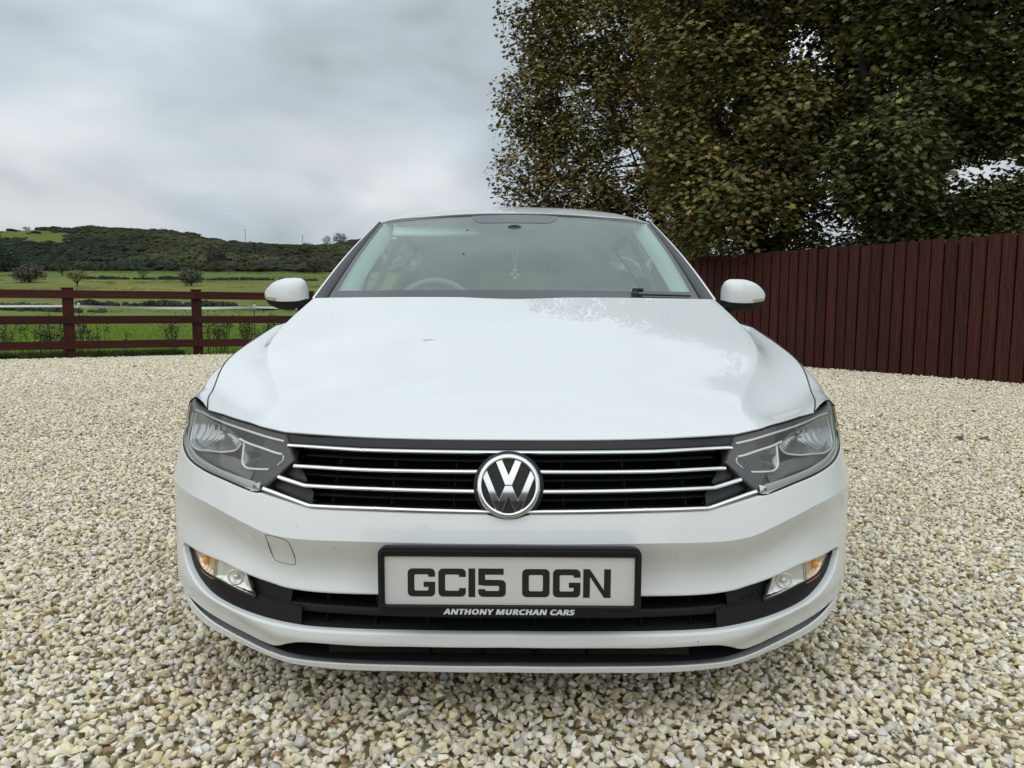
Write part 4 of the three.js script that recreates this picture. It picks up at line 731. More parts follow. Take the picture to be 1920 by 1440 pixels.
// net of points -> smooth panel: natural splines down each column, then across
function net(rows, nu, nv, crease = [], dom = null) {
  const nr = rows.length, nc = rows[0].length;
  const tr = [0]; for (let i = 1; i < nr; i++) { let d = 0; for (let c = 0; c < nc; c++) d += V(...rows[i][c]).distanceTo(V(...rows[i - 1][c])); tr.push(tr[i - 1] + d / nc); }
  const colF = []; for (let c = 0; c < nc; c++) colF.push([0, 1, 2].map((k) => (dom === 'mono' ? pchip(tr.map((t, i) => [t, rows[i][c][k]])) : nspline(tr, rows.map((r) => r[c][k])))));
  const out = [];
  for (let j = 0; j <= nv; j++) {
    const t = tr[nr - 1] * j / nv, q = colF.map((f) => V(f[0](t), f[1](t), f[2](t))), s = [0]; for (let c = 1; c < nc; c++) s.push(s[c - 1] + Math.max(1e-5, q[c].distanceTo(q[c - 1])));
    const row = [], ends = [0, ...crease, nc - 1];
    for (let e = 0; e < ends.length - 1; e++) {
      const a = ends[e], b = ends[e + 1], ts = s.slice(a, b + 1), fs = ['x', 'y', 'z'].map((k) => nspline(ts, q.slice(a, b + 1).map((p) => p[k])));
      const n = Math.max(2, Math.round(nu * (b - a) / (nc - 1))); for (let i = e ? 1 : 0; i <= n; i++) { const w = lerp(ts[0], ts[ts.length - 1], i / n); row.push(V(...fs.map((f) => f(w)))); }
    }
    out.push(row);
  }
  return out;
}
const fa = (u, y, o = 0) => F(u, y, o).toArray();
// bonnet
{
  const half = [
    [fa(0, 0.659), fa(0.32, 0.659), fa(0.545, 0.6635), fa(0.60, 0.6735), fa(0.798, 0.7036)],
    [[0, 0.712, -0.195], [0.315, 0.708, -0.215], [0.545, 0.704, -0.265], [0.578, 0.693, -0.268], [0.752, 0.7135, -0.335]],
    [[0, 0.785, -0.42], [0.36, 0.776, -0.435], [0.634, 0.754, -0.48], [0.672, 0.734, -0.484], [0.812, 0.721, -0.515]],
    [[0, 0.863, -0.68], [0.39, 0.853, -0.69], [0.722, 0.811, -0.70], [0.760, 0.783, -0.703], [0.866, 0.766, -0.72]],
    [[0, 0.930, -0.93], [0.40, 0.922, -0.94], [0.756, 0.878, -0.94], [0.798, 0.838, -0.94], [0.887, 0.812, -0.94]],
    [[0, 0.981, -1.13], [0.40, 0.982, -1.16], [0.734, 0.979, -1.255], [0.79, 0.908, -1.235], [0.866, 0.877, -1.215]],
  ];
  const r = net(half, 60, 70, [2]);
  const full = r.map((row) => [...row.slice(1).reverse().map((p) => V(-p.x, p.y, p.z)), ...row]);
  const edge = (row, dy, dz) => row.map((p) => V(p.x, p.y + dy, p.z + dz)), f = full[0], b = full[full.length - 1];
  const g = [gridGeo(full), gridGeo([edge(f, -0.004, -0.05), edge(f, -0.0045, -0.003), edge(f, -0.0022, 0.0008), f]), gridGeo([b, edge(b, -0.004, -0.004), edge(b, -0.04, -0.002)])];
  mesh('bonnet', g, paint, car);
  const joint = [-1, 1].map((s) => { const pts = []; for (let j = 0; j <= 70; j += 2) { const p = r[j][r[j].length - 1]; pts.push(V(s * (p.x + 0.001), p.y + 0.0004, p.z)); } return tubeAlong(pts, 0.0016, 90, 5); });
  { let best = null; for (const row of r) for (const q of row) { const d = Math.hypot(q.x - 0.245, q.z + 0.655); if (!best || d < best[0]) best = [d, q]; } const q = best[1]; mesh('paint_scuff', tubeAlong([V(-q.x - 0.016, q.y + 0.0002, q.z + 0.004), V(-q.x, q.y + 0.0010, q.z), V(-q.x + 0.016, q.y + 0.0012, q.z - 0.003)], 0.0009, 10, 5), std(lin(0.38, 0.38, 0.37), 0.8), car); }
  mesh('bonnet_joint', joint, std(lin(0.02, 0.021, 0.022), 0.9), car);
}
// wings
{
  const rows = [
    [fa(0.80, 0.7038), fa(0.909, 0.7218), fa(0.965, 0.7065), fa(1.02, 0.691), fa(1.02, 0.604)],
    [[0.754, 0.7135, -0.335], [0.810, 0.718, -0.405], [0.846, 0.703, -0.465], [0.871, 0.66, -0.50], fa(1.06, 0.588)],
    [[0.814, 0.721, -0.515], [0.862, 0.712, -0.545], [0.889, 0.672, -0.56], [0.902, 0.61, -0.565], [0.906, 0.535, -0.57]],
    [[0.868, 0.766, -0.72], [0.901, 0.746, -0.735], [0.914, 0.712, -0.735], [0.918, 0.68, -0.735], [0.918, 0.660, -0.735]],
    [[0.883, 0.797, -0.87], [0.906, 0.778, -0.87], [0.917, 0.745, -0.87], [0.919, 0.71, -0.87], [0.919, 0.685, -0.87]],
    [[0.889, 0.813, -0.94], [0.904, 0.793, -0.955], [0.915, 0.757, -0.955], [0.919, 0.70, -0.955], [0.919, 0.675, -0.955]],
    [[0.885, 0.838, -1.04], [0.897, 0.816, -1.05], [0.910, 0.775, -1.05], [0.918, 0.69, -1.05], [0.919, 0.636, -1.05]],
    [[0.868, 0.877, -1.215], [0.883, 0.852, -1.19], [0.902, 0.80, -1.19], [0.916, 0.66, -1.185], [0.918, 0.49, -1.185]],
    [[0.858, 0.893, -1.29], [0.876, 0.867, -1.25], [0.899, 0.81, -1.24], [0.915, 0.60, -1.232], [0.910, 0.22, -1.228]],
    [[0.838, 0.918, -1.45], [0.862, 0.885, -1.45], [0.893, 0.82, -1.45], [0.912, 0.60, -1.45], [0.892, 0.20, -1.45]],
  ];
  const g = gridGeo(net(rows, 34, 90, [], 'mono'));
  // flare of the wheel opening
  const arch = []; for (const [dx, r] of [[0, 0], [0.004, -0.006], [-0.03, -0.01]]) { const q = []; for (let i = 0; i <= 60; i++) { const a = lerp(0.24, Math.PI + 0.1, i / 60); q.push(V(0.917 + dx - 0.02 * sstep(0.8, 1, Math.cos(a)), axleY + (archR + r) * Math.sin(a), axleZ + (archR + r) * Math.cos(a))); } arch.push(q); }
  const liner = []; for (const x of [0.865, 0.55]) { const q = []; for (let i = 0; i <= 40; i++) { const a = lerp(-0.1, Math.PI + 0.1, i / 40); q.push(V(x, axleY + archR * Math.sin(a), axleZ + archR * Math.cos(a))); } liner.push(q); }
  for (const s of [-1, 1]) { const k = (x) => (s > 0 ? x : mir(x)); mesh('front_wing', [k(g), k(gridGeo(arch))], paint, car); mesh('wheel_arch_liner', k(gridGeo(liner)), voidBlack, car); }
  // cowl between bonnet and glass at the pillar foot
}
// headlamps
for (const s of [-1, 1]) {
  const h = group('headlamp', null, car), M = (g) => (s > 0 ? g : mir(g));
  const topL = linear([[0.497, 0.604], [0.540, 0.660], [0.60, 0.672], [0.643, 0.6815], [0.733, 0.6965], [0.798, 0.701], [0.867, 0.7095], [0.909, 0.7185], [0.935, 0.7145], [0.965, 0.7055], [1.02, 0.691]]);
  const lowL = L.lampLow;
  const sheet = (du, o, inset = 0) => { const rows = []; for (let j = 0; j <= 14; j++) { const r = []; for (let i = 0; i <= 70; i++) { const u = lerp(0.499 + du, 1.02 - du, i / 70), a = lowL(u) + inset, b = Math.max(a + 0.0005, topL(u) - inset), e = Math.min(1, i / 5, (70 - i) / 9) * Math.min(1, j / 2, (14 - j) / 6); r.push(F(u, lerp(a, b, j / 14), o * e + 0.003)); } rows.push(r); } return M(gridGeo(rows)); };
  mesh('lens_cover', sheet(0, -0.004), lens, h);
  const ring = []; for (let i = 0; i <= 60; i++) { const u = lerp(0.985, 0.499, i / 60); ring.push(F(u, lowL(u) + 0.0025, 0.003)); } for (let i = 1; i <= 60; i++) { const u = lerp(0.499, 0.90, i / 60); ring.push(F(u, topL(u) - 0.003, 0.004)); }
  mesh('lamp_frame', M(tubeAlong(ring, 0.0030, 260, 6)), glossBlack, h);
  mesh('housing', [sheet(0.003, 0.08)], std(lin(0.10, 0.10, 0.096), 0.4), h);
  // brow: the dark band along the top, then the bright line
  const tl = pchip([[0.547, 0.641], [0.595, 0.650], [0.648, 0.661], [0.709, 0.6715], [0.791, 0.6825], [0.87, 0.689], [0.935, 0.689]]);
  mesh('brow', M(strip(tl, (u) => topL(u) - 0.004, 0.547, 0.945, 50, 4, 0.016, 0.008)), glossBlack, h);
  const ln = []; for (let i = 0; i <= 30; i++) { const u = lerp(0.547, 0.925, i / 30); ln.push([u, tl(u)]); }
  const band = (pts, w, o, thick = 0.003) => { // flat strip that follows points (u, y) on the shell
    const c = new THREE.CatmullRomCurve3(pts.map(([u, y]) => V(u, y, 0)), false, 'centripetal'), n = 60, rows = [[], [], [], []];
    for (let i = 0; i <= n; i++) { const p = c.getPointAt(i / n), t = c.getTangentAt(i / n), ww = typeof w === 'function' ? w(i / n) : w, nx = -t.y, ny = t.x; [[-1, o + thick], [-0.75, o], [0.75, o], [1, o + thick]].forEach(([k, oo], r) => rows[r].push(F(p.x + nx * k * ww / 2, p.y + ny * k * ww / 2, oo))); }
    return M(gridGeo(rows));
  };
  const whiteLine = std(lin(0.70, 0.705, 0.69), 0.25, 0.45);
  mesh('light_line', band(ln, 0.0048, 0.0125), whiteLine, h);
  const b1 = [[0.928, 0.680], [0.944, 0.648], [0.930, 0.614], [0.856, 0.602], [0.773, 0.6075], [0.702, 0.612], [0.669, 0.620], [0.661, 0.634]];
  const b2 = [[0.655, 0.637], [0.647, 0.610], [0.641, 0.593], [0.627, 0.5835], [0.60, 0.5815], [0.566, 0.582]];
  mesh('mask', [band([[0.945, 0.645], [0.925, 0.616], [0.853, 0.599], [0.76, 0.591], [0.68, 0.585], [0.612, 0.567]], (t) => lerp(0.010, 0.030, sstep(0, 0.5, t)), 0.026, 0.002)], std(lin(0.13, 0.13, 0.125), 0.4), h);
  mesh('bowl_rim', [band(b1, 0.0042, 0.016), band(b2, 0.0042, 0.016), band([[0.670, 0.643], [0.640, 0.6345], [0.602, 0.6265], [0.560, 0.6165], [0.543, 0.6135]], 0.0044, 0.014), band([[0.541, 0.612], [0.538, 0.602], [0.548, 0.591]], 0.003, 0.016)], whiteLine, h);
  // two reflector bowls, ribbed chrome
  const bowl = (poly, cu, cy, dep, ribs) => { const rows = []; for (let j = 0; j <= 40; j++) { const w = j / 40, r = []; for (const [u, y] of poly) { const uu = lerp(cu, u, w), yy = lerp(cy, y, w); r.push(F(uu, yy, 0.018 + dep * (1 - w * w) + ribs * (Math.abs(((uu * 44) % 1 + 1) % 1 - 0.5) * 4 - 1) * (1 - w * w))); } rows.push(r); } return M(gridGeo(rows)); };
  const ring2 = (pts) => { const c = new THREE.CatmullRomCurve3(pts.map(([u, y]) => V(u, y, 0)), true, 'centripetal'), o = []; for (let i = 0; i <= 144; i++) { const p = c.getPointAt(i / 144); o.push([p.x, p.y]); } return o; };
  mesh('main_reflector', bowl(ring2([...b1, [0.684, 0.648], [0.711, 0.661], [0.797, 0.675], [0.87, 0.682]]), 0.805, 0.640, 0.05, 0.006), std(lin(0.42, 0.425, 0.42), 0.16, 0.95), h);
  mesh('dipped_reflector', bowl(ring2([...b2, [0.545, 0.592], [0.539, 0.603], [0.545, 0.613], [0.602, 0.6255]]), 0.60, 0.605, 0.06, 0.002), std(lin(0.42, 0.425, 0.42), 0.16, 0.95), h);
  const m1 = F(s * 0.805, 0.643, 0.055), m2 = F(s * 0.60, 0.607, 0.05);
  for (const m of [m1, m2]) mesh('bulb', [new THREE.CapsuleGeometry(0.006, 0.014, 4, 10).rotateX(Math.PI / 2).translate(m.x, m.y, m.z), new THREE.CylinderGeometry(0.010, 0.012, 0.012, 14).rotateX(Math.PI / 2).translate(m.x, m.y, m.z - 0.018)], dullChrome, h);
  mesh('daylight_strip', band([[0.968, 0.678], [0.968, 0.645], [0.952, 0.622], [0.915, 0.6045], [0.853, 0.5885], [0.765, 0.5765], [0.69, 0.5655], [0.589, 0.5485]], (t) => lerp(0.008, 0.0155, sstep(0.1, 0.4, t)), 0.010, 0.004), phys(lin(0.40, 0.40, 0.37), { roughness: 0.3, clearcoat: 0.6 }), h);
  mesh('corner_prism', M(new THREE.TetrahedronGeometry(0.011).translate(...fa(0.581, 0.549, 0.012))), chrome, h);
}
// glass, pillars, roof
const pillarOut = (t) => V(lerp(0.742, 0.621, t) + 0.014 * Math.sin(Math.PI * t), lerp(0.975, 1.337, t), lerp(-1.275, -1.985, t)), glassEdge = (t) => V(lerp(0.690, 0.609, t) + 0.010 * Math.sin(Math.PI * t), lerp(0.962, 1.333, t), lerp(-1.252, -1.972, t));
{
  const scr = (x, t, in_ = 0) => { // point of the windscreen: x as a share of half width, t up
    const e = glassEdge(t), c = V(0, lerp(0.955, 1.361, t) + 0.012 * Math.sin(Math.PI * t), lerp(-1.075, -1.885, t)), k = x * x;
    return V(e.x * x, lerp(c.y, e.y, k) - in_ * 0.87, lerp(c.z, e.z, Math.pow(k, 0.9)) - in_ * 0.48);
  };
  const sheet = (x0, x1, t0, t1, nu, nv, in_ = 0) => { const r = []; for (let j = 0; j <= nv; j++) { const q = []; for (let i = 0; i <= nu; i++) q.push(scr(lerp(x0, x1, i / nu), lerp(t0, t1, j / nv), in_)); r.push(q); } return gridGeo(r); };
  const w = mesh('windscreen', sheet(-1, 1, 0, 1, 60, 40), phys(lin(0.74, 0.90, 0.84), { roughness: 0.0, transmission: 0.875, thickness: 0, ior: 1.56 }), car);
  const frit = phys(lin(0.018, 0.017, 0.020), { roughness: 0.5, clearcoat: 1, clearcoatRoughness: 0.02 });
  const side = [-1, 1].map((s) => { const r = []; for (let j = 0; j <= 20; j++) { const t = j / 20; r.push([scr(s, t, -0.0014), scr(s * (1 - 0.012 - 0.02 * (1 - t)), t, -0.0014)]); } return gridGeo(r); });
  mesh('frit_band', [sheet(-1, 1, 0, 0.118, 40, 3, -0.0015), sheet(-1, 1, 0.984, 1, 40, 2, -0.0015), ...side], frit, w);
  const sp = []; for (const [t, x] of [[0.984, 0.31], [0.94, 0.30], [0.905, 0.28], [0.875, 0.25], [0.865, 0.21]]) { const q = []; for (let i = 0; i <= 16; i++) q.push(scr(lerp(-x, x, i / 16), t, -0.0016)); sp.push(q); }
  mesh('sensor_panel', gridGeo(sp), frit, w);
  const d = scr(0, 0.80, -0.0005); mesh('mirror_mount', new THREE.SphereGeometry(0.03, 20, 12).scale(0.95, 0.36, 0.12).translate(d.x, d.y, d.z), black, w);
  for (const [x, t] of [[-0.315, 0.77], [-0.30, 0.47]]) { const p = scr(x, t, -0.002); mesh('speck', new THREE.SphereGeometry(0.0032, 8, 6).translate(p.x, p.y, p.z), black, w); }
  // wiper tip resting at the right
  const wp = []; for (let i = 0; i <= 8; i++) { const p = scr(lerp(0.62, 0.95, i / 8), 0.062 + 0.012 * (1 - i / 8), -0.008); wp.push(p); }
  const tip = scr(0.66, 0.105, -0.012);
  mesh('wiper', [tubeAlong(wp, 0.0035, 20, 6), boxAt(0.042, 0.010, 0.016, tip.x, tip.y, tip.z, -0.5, 0, 0, 0.004), boxAt(0.022, 0.016, 0.022, tip.x - 0.010, tip.y - 0.012, tip.z, -0.5, 0, 0, 0.004)], black, car);
  // black trim and the painted edge of the pillars
  for (const s of [-1, 1]) {
    const a = [], b = [], c = []; const mid = (t, k) => glassEdge(t).lerp(pillarOut(t), k);
    for (let j = 0; j <= 40; j++) { const t = j / 40, g0 = glassEdge(t), P = pillarOut(t), n = V(0.5, 0.5, 0.45).normalize();
      const m1 = mid(t, 0.02).addScaledVector(n, -0.012), m2 = mid(t, 0.42).addScaledVector(n, -0.014), m3 = mid(t, 0.45).addScaledVector(n, 0.003), m4 = mid(t, 0.70).addScaledVector(n, 0.008), m5 = mid(t, 0.86).addScaledVector(n, 0.004);
      a.push([g0.clone(), m1, m2]); b.push([m2, m3, m4, m5]);
      c.push([m5.clone().addScaledVector(n, 0.002), mid(t, 0.97).addScaledVector(n, 0.008), P.clone().add(V(0.008, 0.002, -0.006)), P.clone().add(V(0.022, -0.012, -0.05)), P.clone().add(V(0.026, -0.02, -0.10))]); }
    const k = (q) => { const g = gridGeo(q); return s > 0 ? g : mir(g); };
    mesh('pillar_seal', k(a), voidBlack, car); mesh('pillar_trim', k(b), std(lin(0.055, 0.053, 0.056), 0.38), car); mesh('pillar', k(c), paint, car);
  }
  const roof = [
    [[0, 1.369, -1.886], [0.24, 1.366, -1.90], [0.44, 1.357, -1.94], [0.585, 1.346, -1.985], [0.622, 1.337, -2.00]],
    [[0, 1.404, -2.04], [0.24, 1.400, -2.05], [0.44, 1.387, -2.07], [0.585, 1.364, -2.09], [0.634, 1.348, -2.10]],
    [[0, 1.460, -2.42], [0.24, 1.455, -2.42], [0.44, 1.437, -2.42], [0.575, 1.408, -2.42], [0.632, 1.378, -2.42]],
    [[0, 1.455, -2.9], [0.24, 1.450, -2.9], [0.44, 1.433, -2.9], [0.57, 1.402, -2.9], [0.625, 1.368, -2.9]],
    [[0, 1.40, -3.4], [0.24, 1.396, -3.4], [0.42, 1.38, -3.4], [0.545, 1.35, -3.42], [0.605, 1.308, -3.45]],
    [[0, 1.37, -3.56], [0.24, 1.366, -3.57], [0.42, 1.35, -3.59], [0.54, 1.32, -3.62], [0.60, 1.265, -3.66]],
  ];
  const r = net(roof, 36, 40), full = r.map((row) => [...row.slice(1).reverse().map((p) => V(-p.x, p.y, p.z)), ...row]);
  const f = full[0]; const lo = (dy, dz) => f.map((p) => V(p.x, p.y + dy, p.z + dz));
  mesh('roof', [gridGeo(full), gridGeo([lo(-0.012, -0.012), lo(-0.006, 0.004), f])], paint, car);
  mesh('headlining', gridGeo(full.map((row) => row.map((p) => V(p.x * 0.95, p.y - 0.028, p.z)))), std(lin(0.78, 0.79, 0.74), 0.95), car);
}
// doors, quarters, boot, rear: the rest of the body
{
  const sideRows = (zs, ybot) => zs.map((z) => { const tail = sstep(-3.9, -4.75, z) , nrw = 0.14 * tail; return [[0.812 - nrw, lerp(0.955, 1.0, sstep(-1.45, -3.6, z)), z], [0.865 - nrw, lerp(0.885, 0.93, sstep(-1.45, -3.6, z)), z], [0.893 - nrw, 0.82, z], [0.912 - nrw, 0.60, z], [ybot(z) > 0.3 ? 0.914 - nrw : 0.89 - nrw, ybot(z), z]]; });
  const g1 = gridGeo(net(sideRows([-1.455, -1.8, -2.2, -2.488], () => 0.20), 24, 30)), g2 = gridGeo(net(sideRows([-2.495, -2.8, -3.1, -3.325], () => 0.20), 24, 30));
  const az = -3.66, yb = (z) => (Math.abs(z - az) < 0.36 ? axleY + Math.sqrt(Math.max(0, 0.36 ** 2 - (z - az) ** 2)) : 0.22);
  const qz = [-3.298, -3.301, -3.32, -3.36, -3.42, -3.5, -3.58, -3.66, -3.74, -3.82, -3.9, -3.96, -4.0, -4.019, -4.022, -4.2, -4.4, -4.6, -4.72];
  const g3 = gridGeo(net(sideRows(qz, yb), 24, 120, [], 'mono'));
  const rail = (z) => { const t = (z + 1.985) / (1.275 - 1.985); return z > -1.985 ? pillarOut(1 - (z + 1.985) / 0.71).add(V(0.026, -0.02, 0)) : V(pchip([[-4.02, 0.62], [-3.66, 0.60], [-3.45, 0.605], [-2.9, 0.625], [-2.42, 0.632], [-2.1, 0.634], [-1.985, 0.636]])(z), pchip([[-4.02, 1.03], [-3.66, 1.265], [-3.45, 1.308], [-2.9, 1.368], [-2.42, 1.378], [-2.1, 1.345], [-1.985, 1.318]])(z), z); };
  const belt = (z) => V(lerp(0.79, 0.812, sstep(-1.4, -2.0, z)), lerp(0.955, 1.0, sstep(-1.45, -3.6, z)), z);
  const win = (z0, z1, a, b, d = 0) => { const q = []; for (let j = 0; j <= 10; j++) { const r = []; for (let i = 0; i <= 16; i++) { const z = lerp(z0, z1, i / 16), p = belt(z).lerp(rail(z), lerp(a, b, j / 10)); p.x += 0.035 * sstep(-1.6, -2.2, z) * Math.sin(Math.PI * lerp(a, b, j / 10)) - d; r.push(p); } q.push(r); } return gridGeo(q); };
  for (const s of [-1, 1]) {
    const k = (g) => (s > 0 ? g : mir(g));
    for (const [g, z0, z1] of [[g1, -1.62, -2.44], [g2, -2.54, -3.30]]) {
      const d = mesh(z0 > -2 ? 'front_door' : 'rear_door', k(g), paint, car);
      mesh('window', k(win(z0, z1, 0.03, 0.90)), glass, d);
      mesh('window_frame', [k(win(z0 + 0.17, z1 - 0.05, 0.90, 1.0, -0.002)), k(win(z1 + 0.0, z1 - 0.05, 0.0, 0.9, -0.002)), k(win(z0 < -2 ? z0 + 0.10 : z0 + 0.05, z0, 0.0, 0.9, -0.001)), k(win(z0, z1, 0, 0.03, -0.004))], glossBlack, d);
      mesh('door_handle', k(boxAt(0.03, 0.028, 0.20, 0.918, 0.845, z1 + 0.14, 0, 0, 0, 0.01)), paint, d);
    }
    mesh('rear_quarter', [k(g3), k(win(-3.36, -4.02, 0, 1, 0))], paint, car);
    mesh('sill', k(boxAt(0.05, 0.10, 2.1, 0.865, 0.20, -2.28, 0, 0, 0, 0.02)), trimBlack, car);
    const tl = mesh('tail_lamp', k(boxAt(0.30, 0.16, 0.12, 0.60, 0.82, -4.665, 0, -0.35, 0, 0.03)), phys(lin(0.25, 0.01, 0.01), { roughness: 0.15, clearcoat: 1 }), car);
  }
  const rw = []; for (let j = 0; j <= 10; j++) { const q = []; for (let i = 0; i <= 20; i++) { const x = lerp(-1, 1, i / 20), t = j / 10; q.push(V(x * lerp(0.58, 0.66, t), lerp(1.36, 1.04, t) - 0.06 * x * x * (1 - t), lerp(-3.57, -4.14, t) - 0.05 * x * x)); } rw.push(q); }
  mesh('rear_window', gridGeo(rw), phys(lin(0.22, 0.26, 0.25), { roughness: 0, transmission: 1, thickness: 0, ior: 1.5 }), car);
  const bt = []; for (const [y, z, w] of [[1.04, -4.14, 0.78], [1.06, -4.35, 0.76], [1.065, -4.56, 0.73], [1.03, -4.62, 0.72], [0.90, -4.66, 0.72], [0.72, -4.70, 0.72]]) { const q = []; for (let i = 0; i <= 20; i++) { const x = lerp(-1, 1, i / 20); q.push(V(x * w, y - 0.05 * x ** 4, z + 0.06 * x * x)); } bt.push(q); }
  mesh('boot_lid', gridGeo(bt), paint, car);
  const rb = []; for (const [y, o] of [[0.72, 0.03], [0.66, -0.03], [0.5, -0.05], [0.34, -0.03], [0.24, 0.03], [0.22, 0.15]]) { const q = []; for (let i = 0; i <= 24; i++) { const x = lerp(-1, 1, i / 24); q.push(V(x * 0.80, y, -4.70 + o + 0.12 * x ** 4)); } rb.push(q); }
  mesh('rear_bumper', gridGeo(rb), paint, car);
  const fl = new THREE.Shape([[-0.55, 0.12], [0.55, 0.12], [0.55, 4.5], [-0.55, 4.5]].map((q) => new THREE.Vector2(...q)));
  mesh('undertray', [boxAt(1.1, 0.03, 3.9, 0, 0.185, -2.35), boxAt(1.62, 0.03, 1.9, 0, 0.19, -2.28), boxAt(1.22, 0.02, 0.46, 0, 0.185, -0.44), boxAt(0.8, 0.02, 0.18, 0, 0.188, -0.18)], voidBlack, car);
  mesh('cowl', [boxAt(1.30, 0.02, 0.20, 0, 0.925, -1.24), boxAt(1.66, 0.50, 0.03, 0, 0.62, -1.36)], black, car);
}
// wheels
{
  const tyre = new THREE.LatheGeometry([[0.205, -0.10], [0.23, -0.108], [0.285, -0.11], [0.312, -0.098], [0.323, -0.075], [0.325, 0], [0.323, 0.075], [0.312, 0.098], [0.285, 0.11], [0.23, 0.108], [0.205, 0.10]].map((q) => new THREE.Vector2(...q)), 56).rotateZ(Math.PI / 2);
  const rim = [new THREE.LatheGeometry([[0.214, -0.10], [0.212, -0.06], [0.195, -0.03], [0.195, 0.06], [0.208, 0.095], [0.218, 0.105], [0.222, 0.10]].map((q) => new THREE.Vector2(...q)), 48).rotateZ(-Math.PI / 2), new THREE.CylinderGeometry(0.062, 0.07, 0.05, 24).rotateZ(Math.PI / 2).translate(0.075, 0, 0)];
  for (let i = 0; i < 5; i++) for (const d of [-0.13, 0.13]) rim.push(boxAt(0.028, 0.165, 0.03, 0.082, 0.125, 0, 0, 0, 0, 0.008).rotateX(i * 1.2566 + d));
  const rg = merge(rim), disc = new THREE.CylinderGeometry(0.155, 0.155, 0.025, 36).rotateZ(Math.PI / 2);
  for (const [s, z] of [[-1, axleZ], [1, axleZ], [-1, -3.66], [1, -3.66]]) { const w = group('wheel', [s * 0.80, axleY, z], car); if (s < 0) w.rotation.y = Math.PI; mesh('tyre', tyre, rubber, w); mesh('rim', rg, dullChrome, w); mesh('brake_disc', disc, std(lin(0.2, 0.19, 0.18), 0.4, 0.8), w); }
}
// door mirrors
for (const s of [-1, 1]) {
  const m = group('door_mirror', [s * 0.968, 1.005, -1.68], car), k = (g) => (s > 0 ? g : mir(g));
  // outline seen from the front, u from the inner edge to the outer tip
  const topY = pchip([[-0.098, 0.012], [-0.094, 0.038], [-0.082, 0.056], [-0.06, 0.0635], [-0.01, 0.0625], [0.025, 0.054], [0.052, 0.040], [0.074, 0.023], [0.092, 0.006], [0.1035, -0.009]]), midY = pchip([[-0.098, -0.022], [-0.06, -0.033], [0, -0.036], [0.05, -0.032], [0.085, -0.025], [0.1035, -0.008]]), lowY = pchip([[-0.098, -0.036], [-0.06, -0.062], [-0.01, -0.072], [0.03, -0.066], [0.07, -0.049], [0.095, -0.027], [0.1035, -0.010]]);
  const shell = (a, b, dep, bulge, n = 14) => { const rows = []; for (let j = 0; j <= n; j++) { const v = j / n, r = []; for (let i = 0; i <= 30; i++) { const x = lerp(-0.098, 0.1035, 0.5 - 0.5 * Math.cos(Math.PI * i / 30)), y = lerp(a(x), b(x), v), ex = Math.min(1, Math.abs((x - 0.003) / 0.1015)), ey = (y + 0.004) / 0.072, e = Math.max(0, 1 - Math.pow(ex, 3.2)) * Math.max(0, 1 - Math.pow(Math.abs(ey), 2.6)); r.push(V(x, y, dep + bulge * Math.sqrt(e) - 0.35 * Math.max(0, x + 0.03))); } rows.push(r); } return k(gridGeo(rows)); };
  mesh('cap', shell(midY, topY, 0, 0.062), paint, m);
  mesh('lower_cover', [shell(lowY, (x) => midY(x) - 0.0015, -0.003, 0.056)], trimBlack, m);
  const amb = (x) => Math.min(topY(x), midY(x) + 0.013 - 0.004 * sstep(0.06, 0.1, x));
  const rows = []; for (let j = 0; j <= 4; j++) { const r = []; for (let i = 0; i <= 20; i++) { const x = lerp(0.025 + 0.012 * (1 - j / 4), 0.1030, i / 20), y = lerp(midY(x) + 0.001, amb(x), j / 4), ex = Math.min(1, Math.abs((x - 0.003) / 0.1015)), ey = (y + 0.004) / 0.072, e = Math.max(0, 1 - Math.pow(ex, 3.2)) * Math.max(0, 1 - Math.pow(Math.abs(ey), 2.6)); r.push(V(x, y, 0.0012 + 0.062 * Math.sqrt(e) - 0.35 * Math.max(0, x + 0.03))); } rows.push(r); }
  mesh('indicator', k(gridGeo(rows)), phys(lin(0.42, 0.34, 0.24), { roughness: 0.2, clearcoat: 1 }), m);
  const back = new THREE.Shape(); for (let i = 0; i <= 20; i++) { const x = lerp(-0.095, 0.10, i / 20); back[i ? 'lineTo' : 'moveTo'](x, topY(x) - 0.003); } for (let i = 20; i >= 0; i--) { const x = lerp(-0.095, 0.10, i / 20); back.lineTo(x, lowY(x) + 0.003); }
  const bg = new THREE.ShapeGeometry(back), bp = bg.attributes.position; for (let i = 0; i < bp.count; i++) bp.setZ(i, -0.005 - 0.35 * Math.max(0, bp.getX(i) + 0.03));
  mesh('mirror_glass', k(bg), chrome, m);
  mesh('arm', k(boxAt(0.12, 0.035, 0.05, -0.10, -0.075, -0.03, 0, 0, 0.25, 0.012)), trimBlack, m);
}
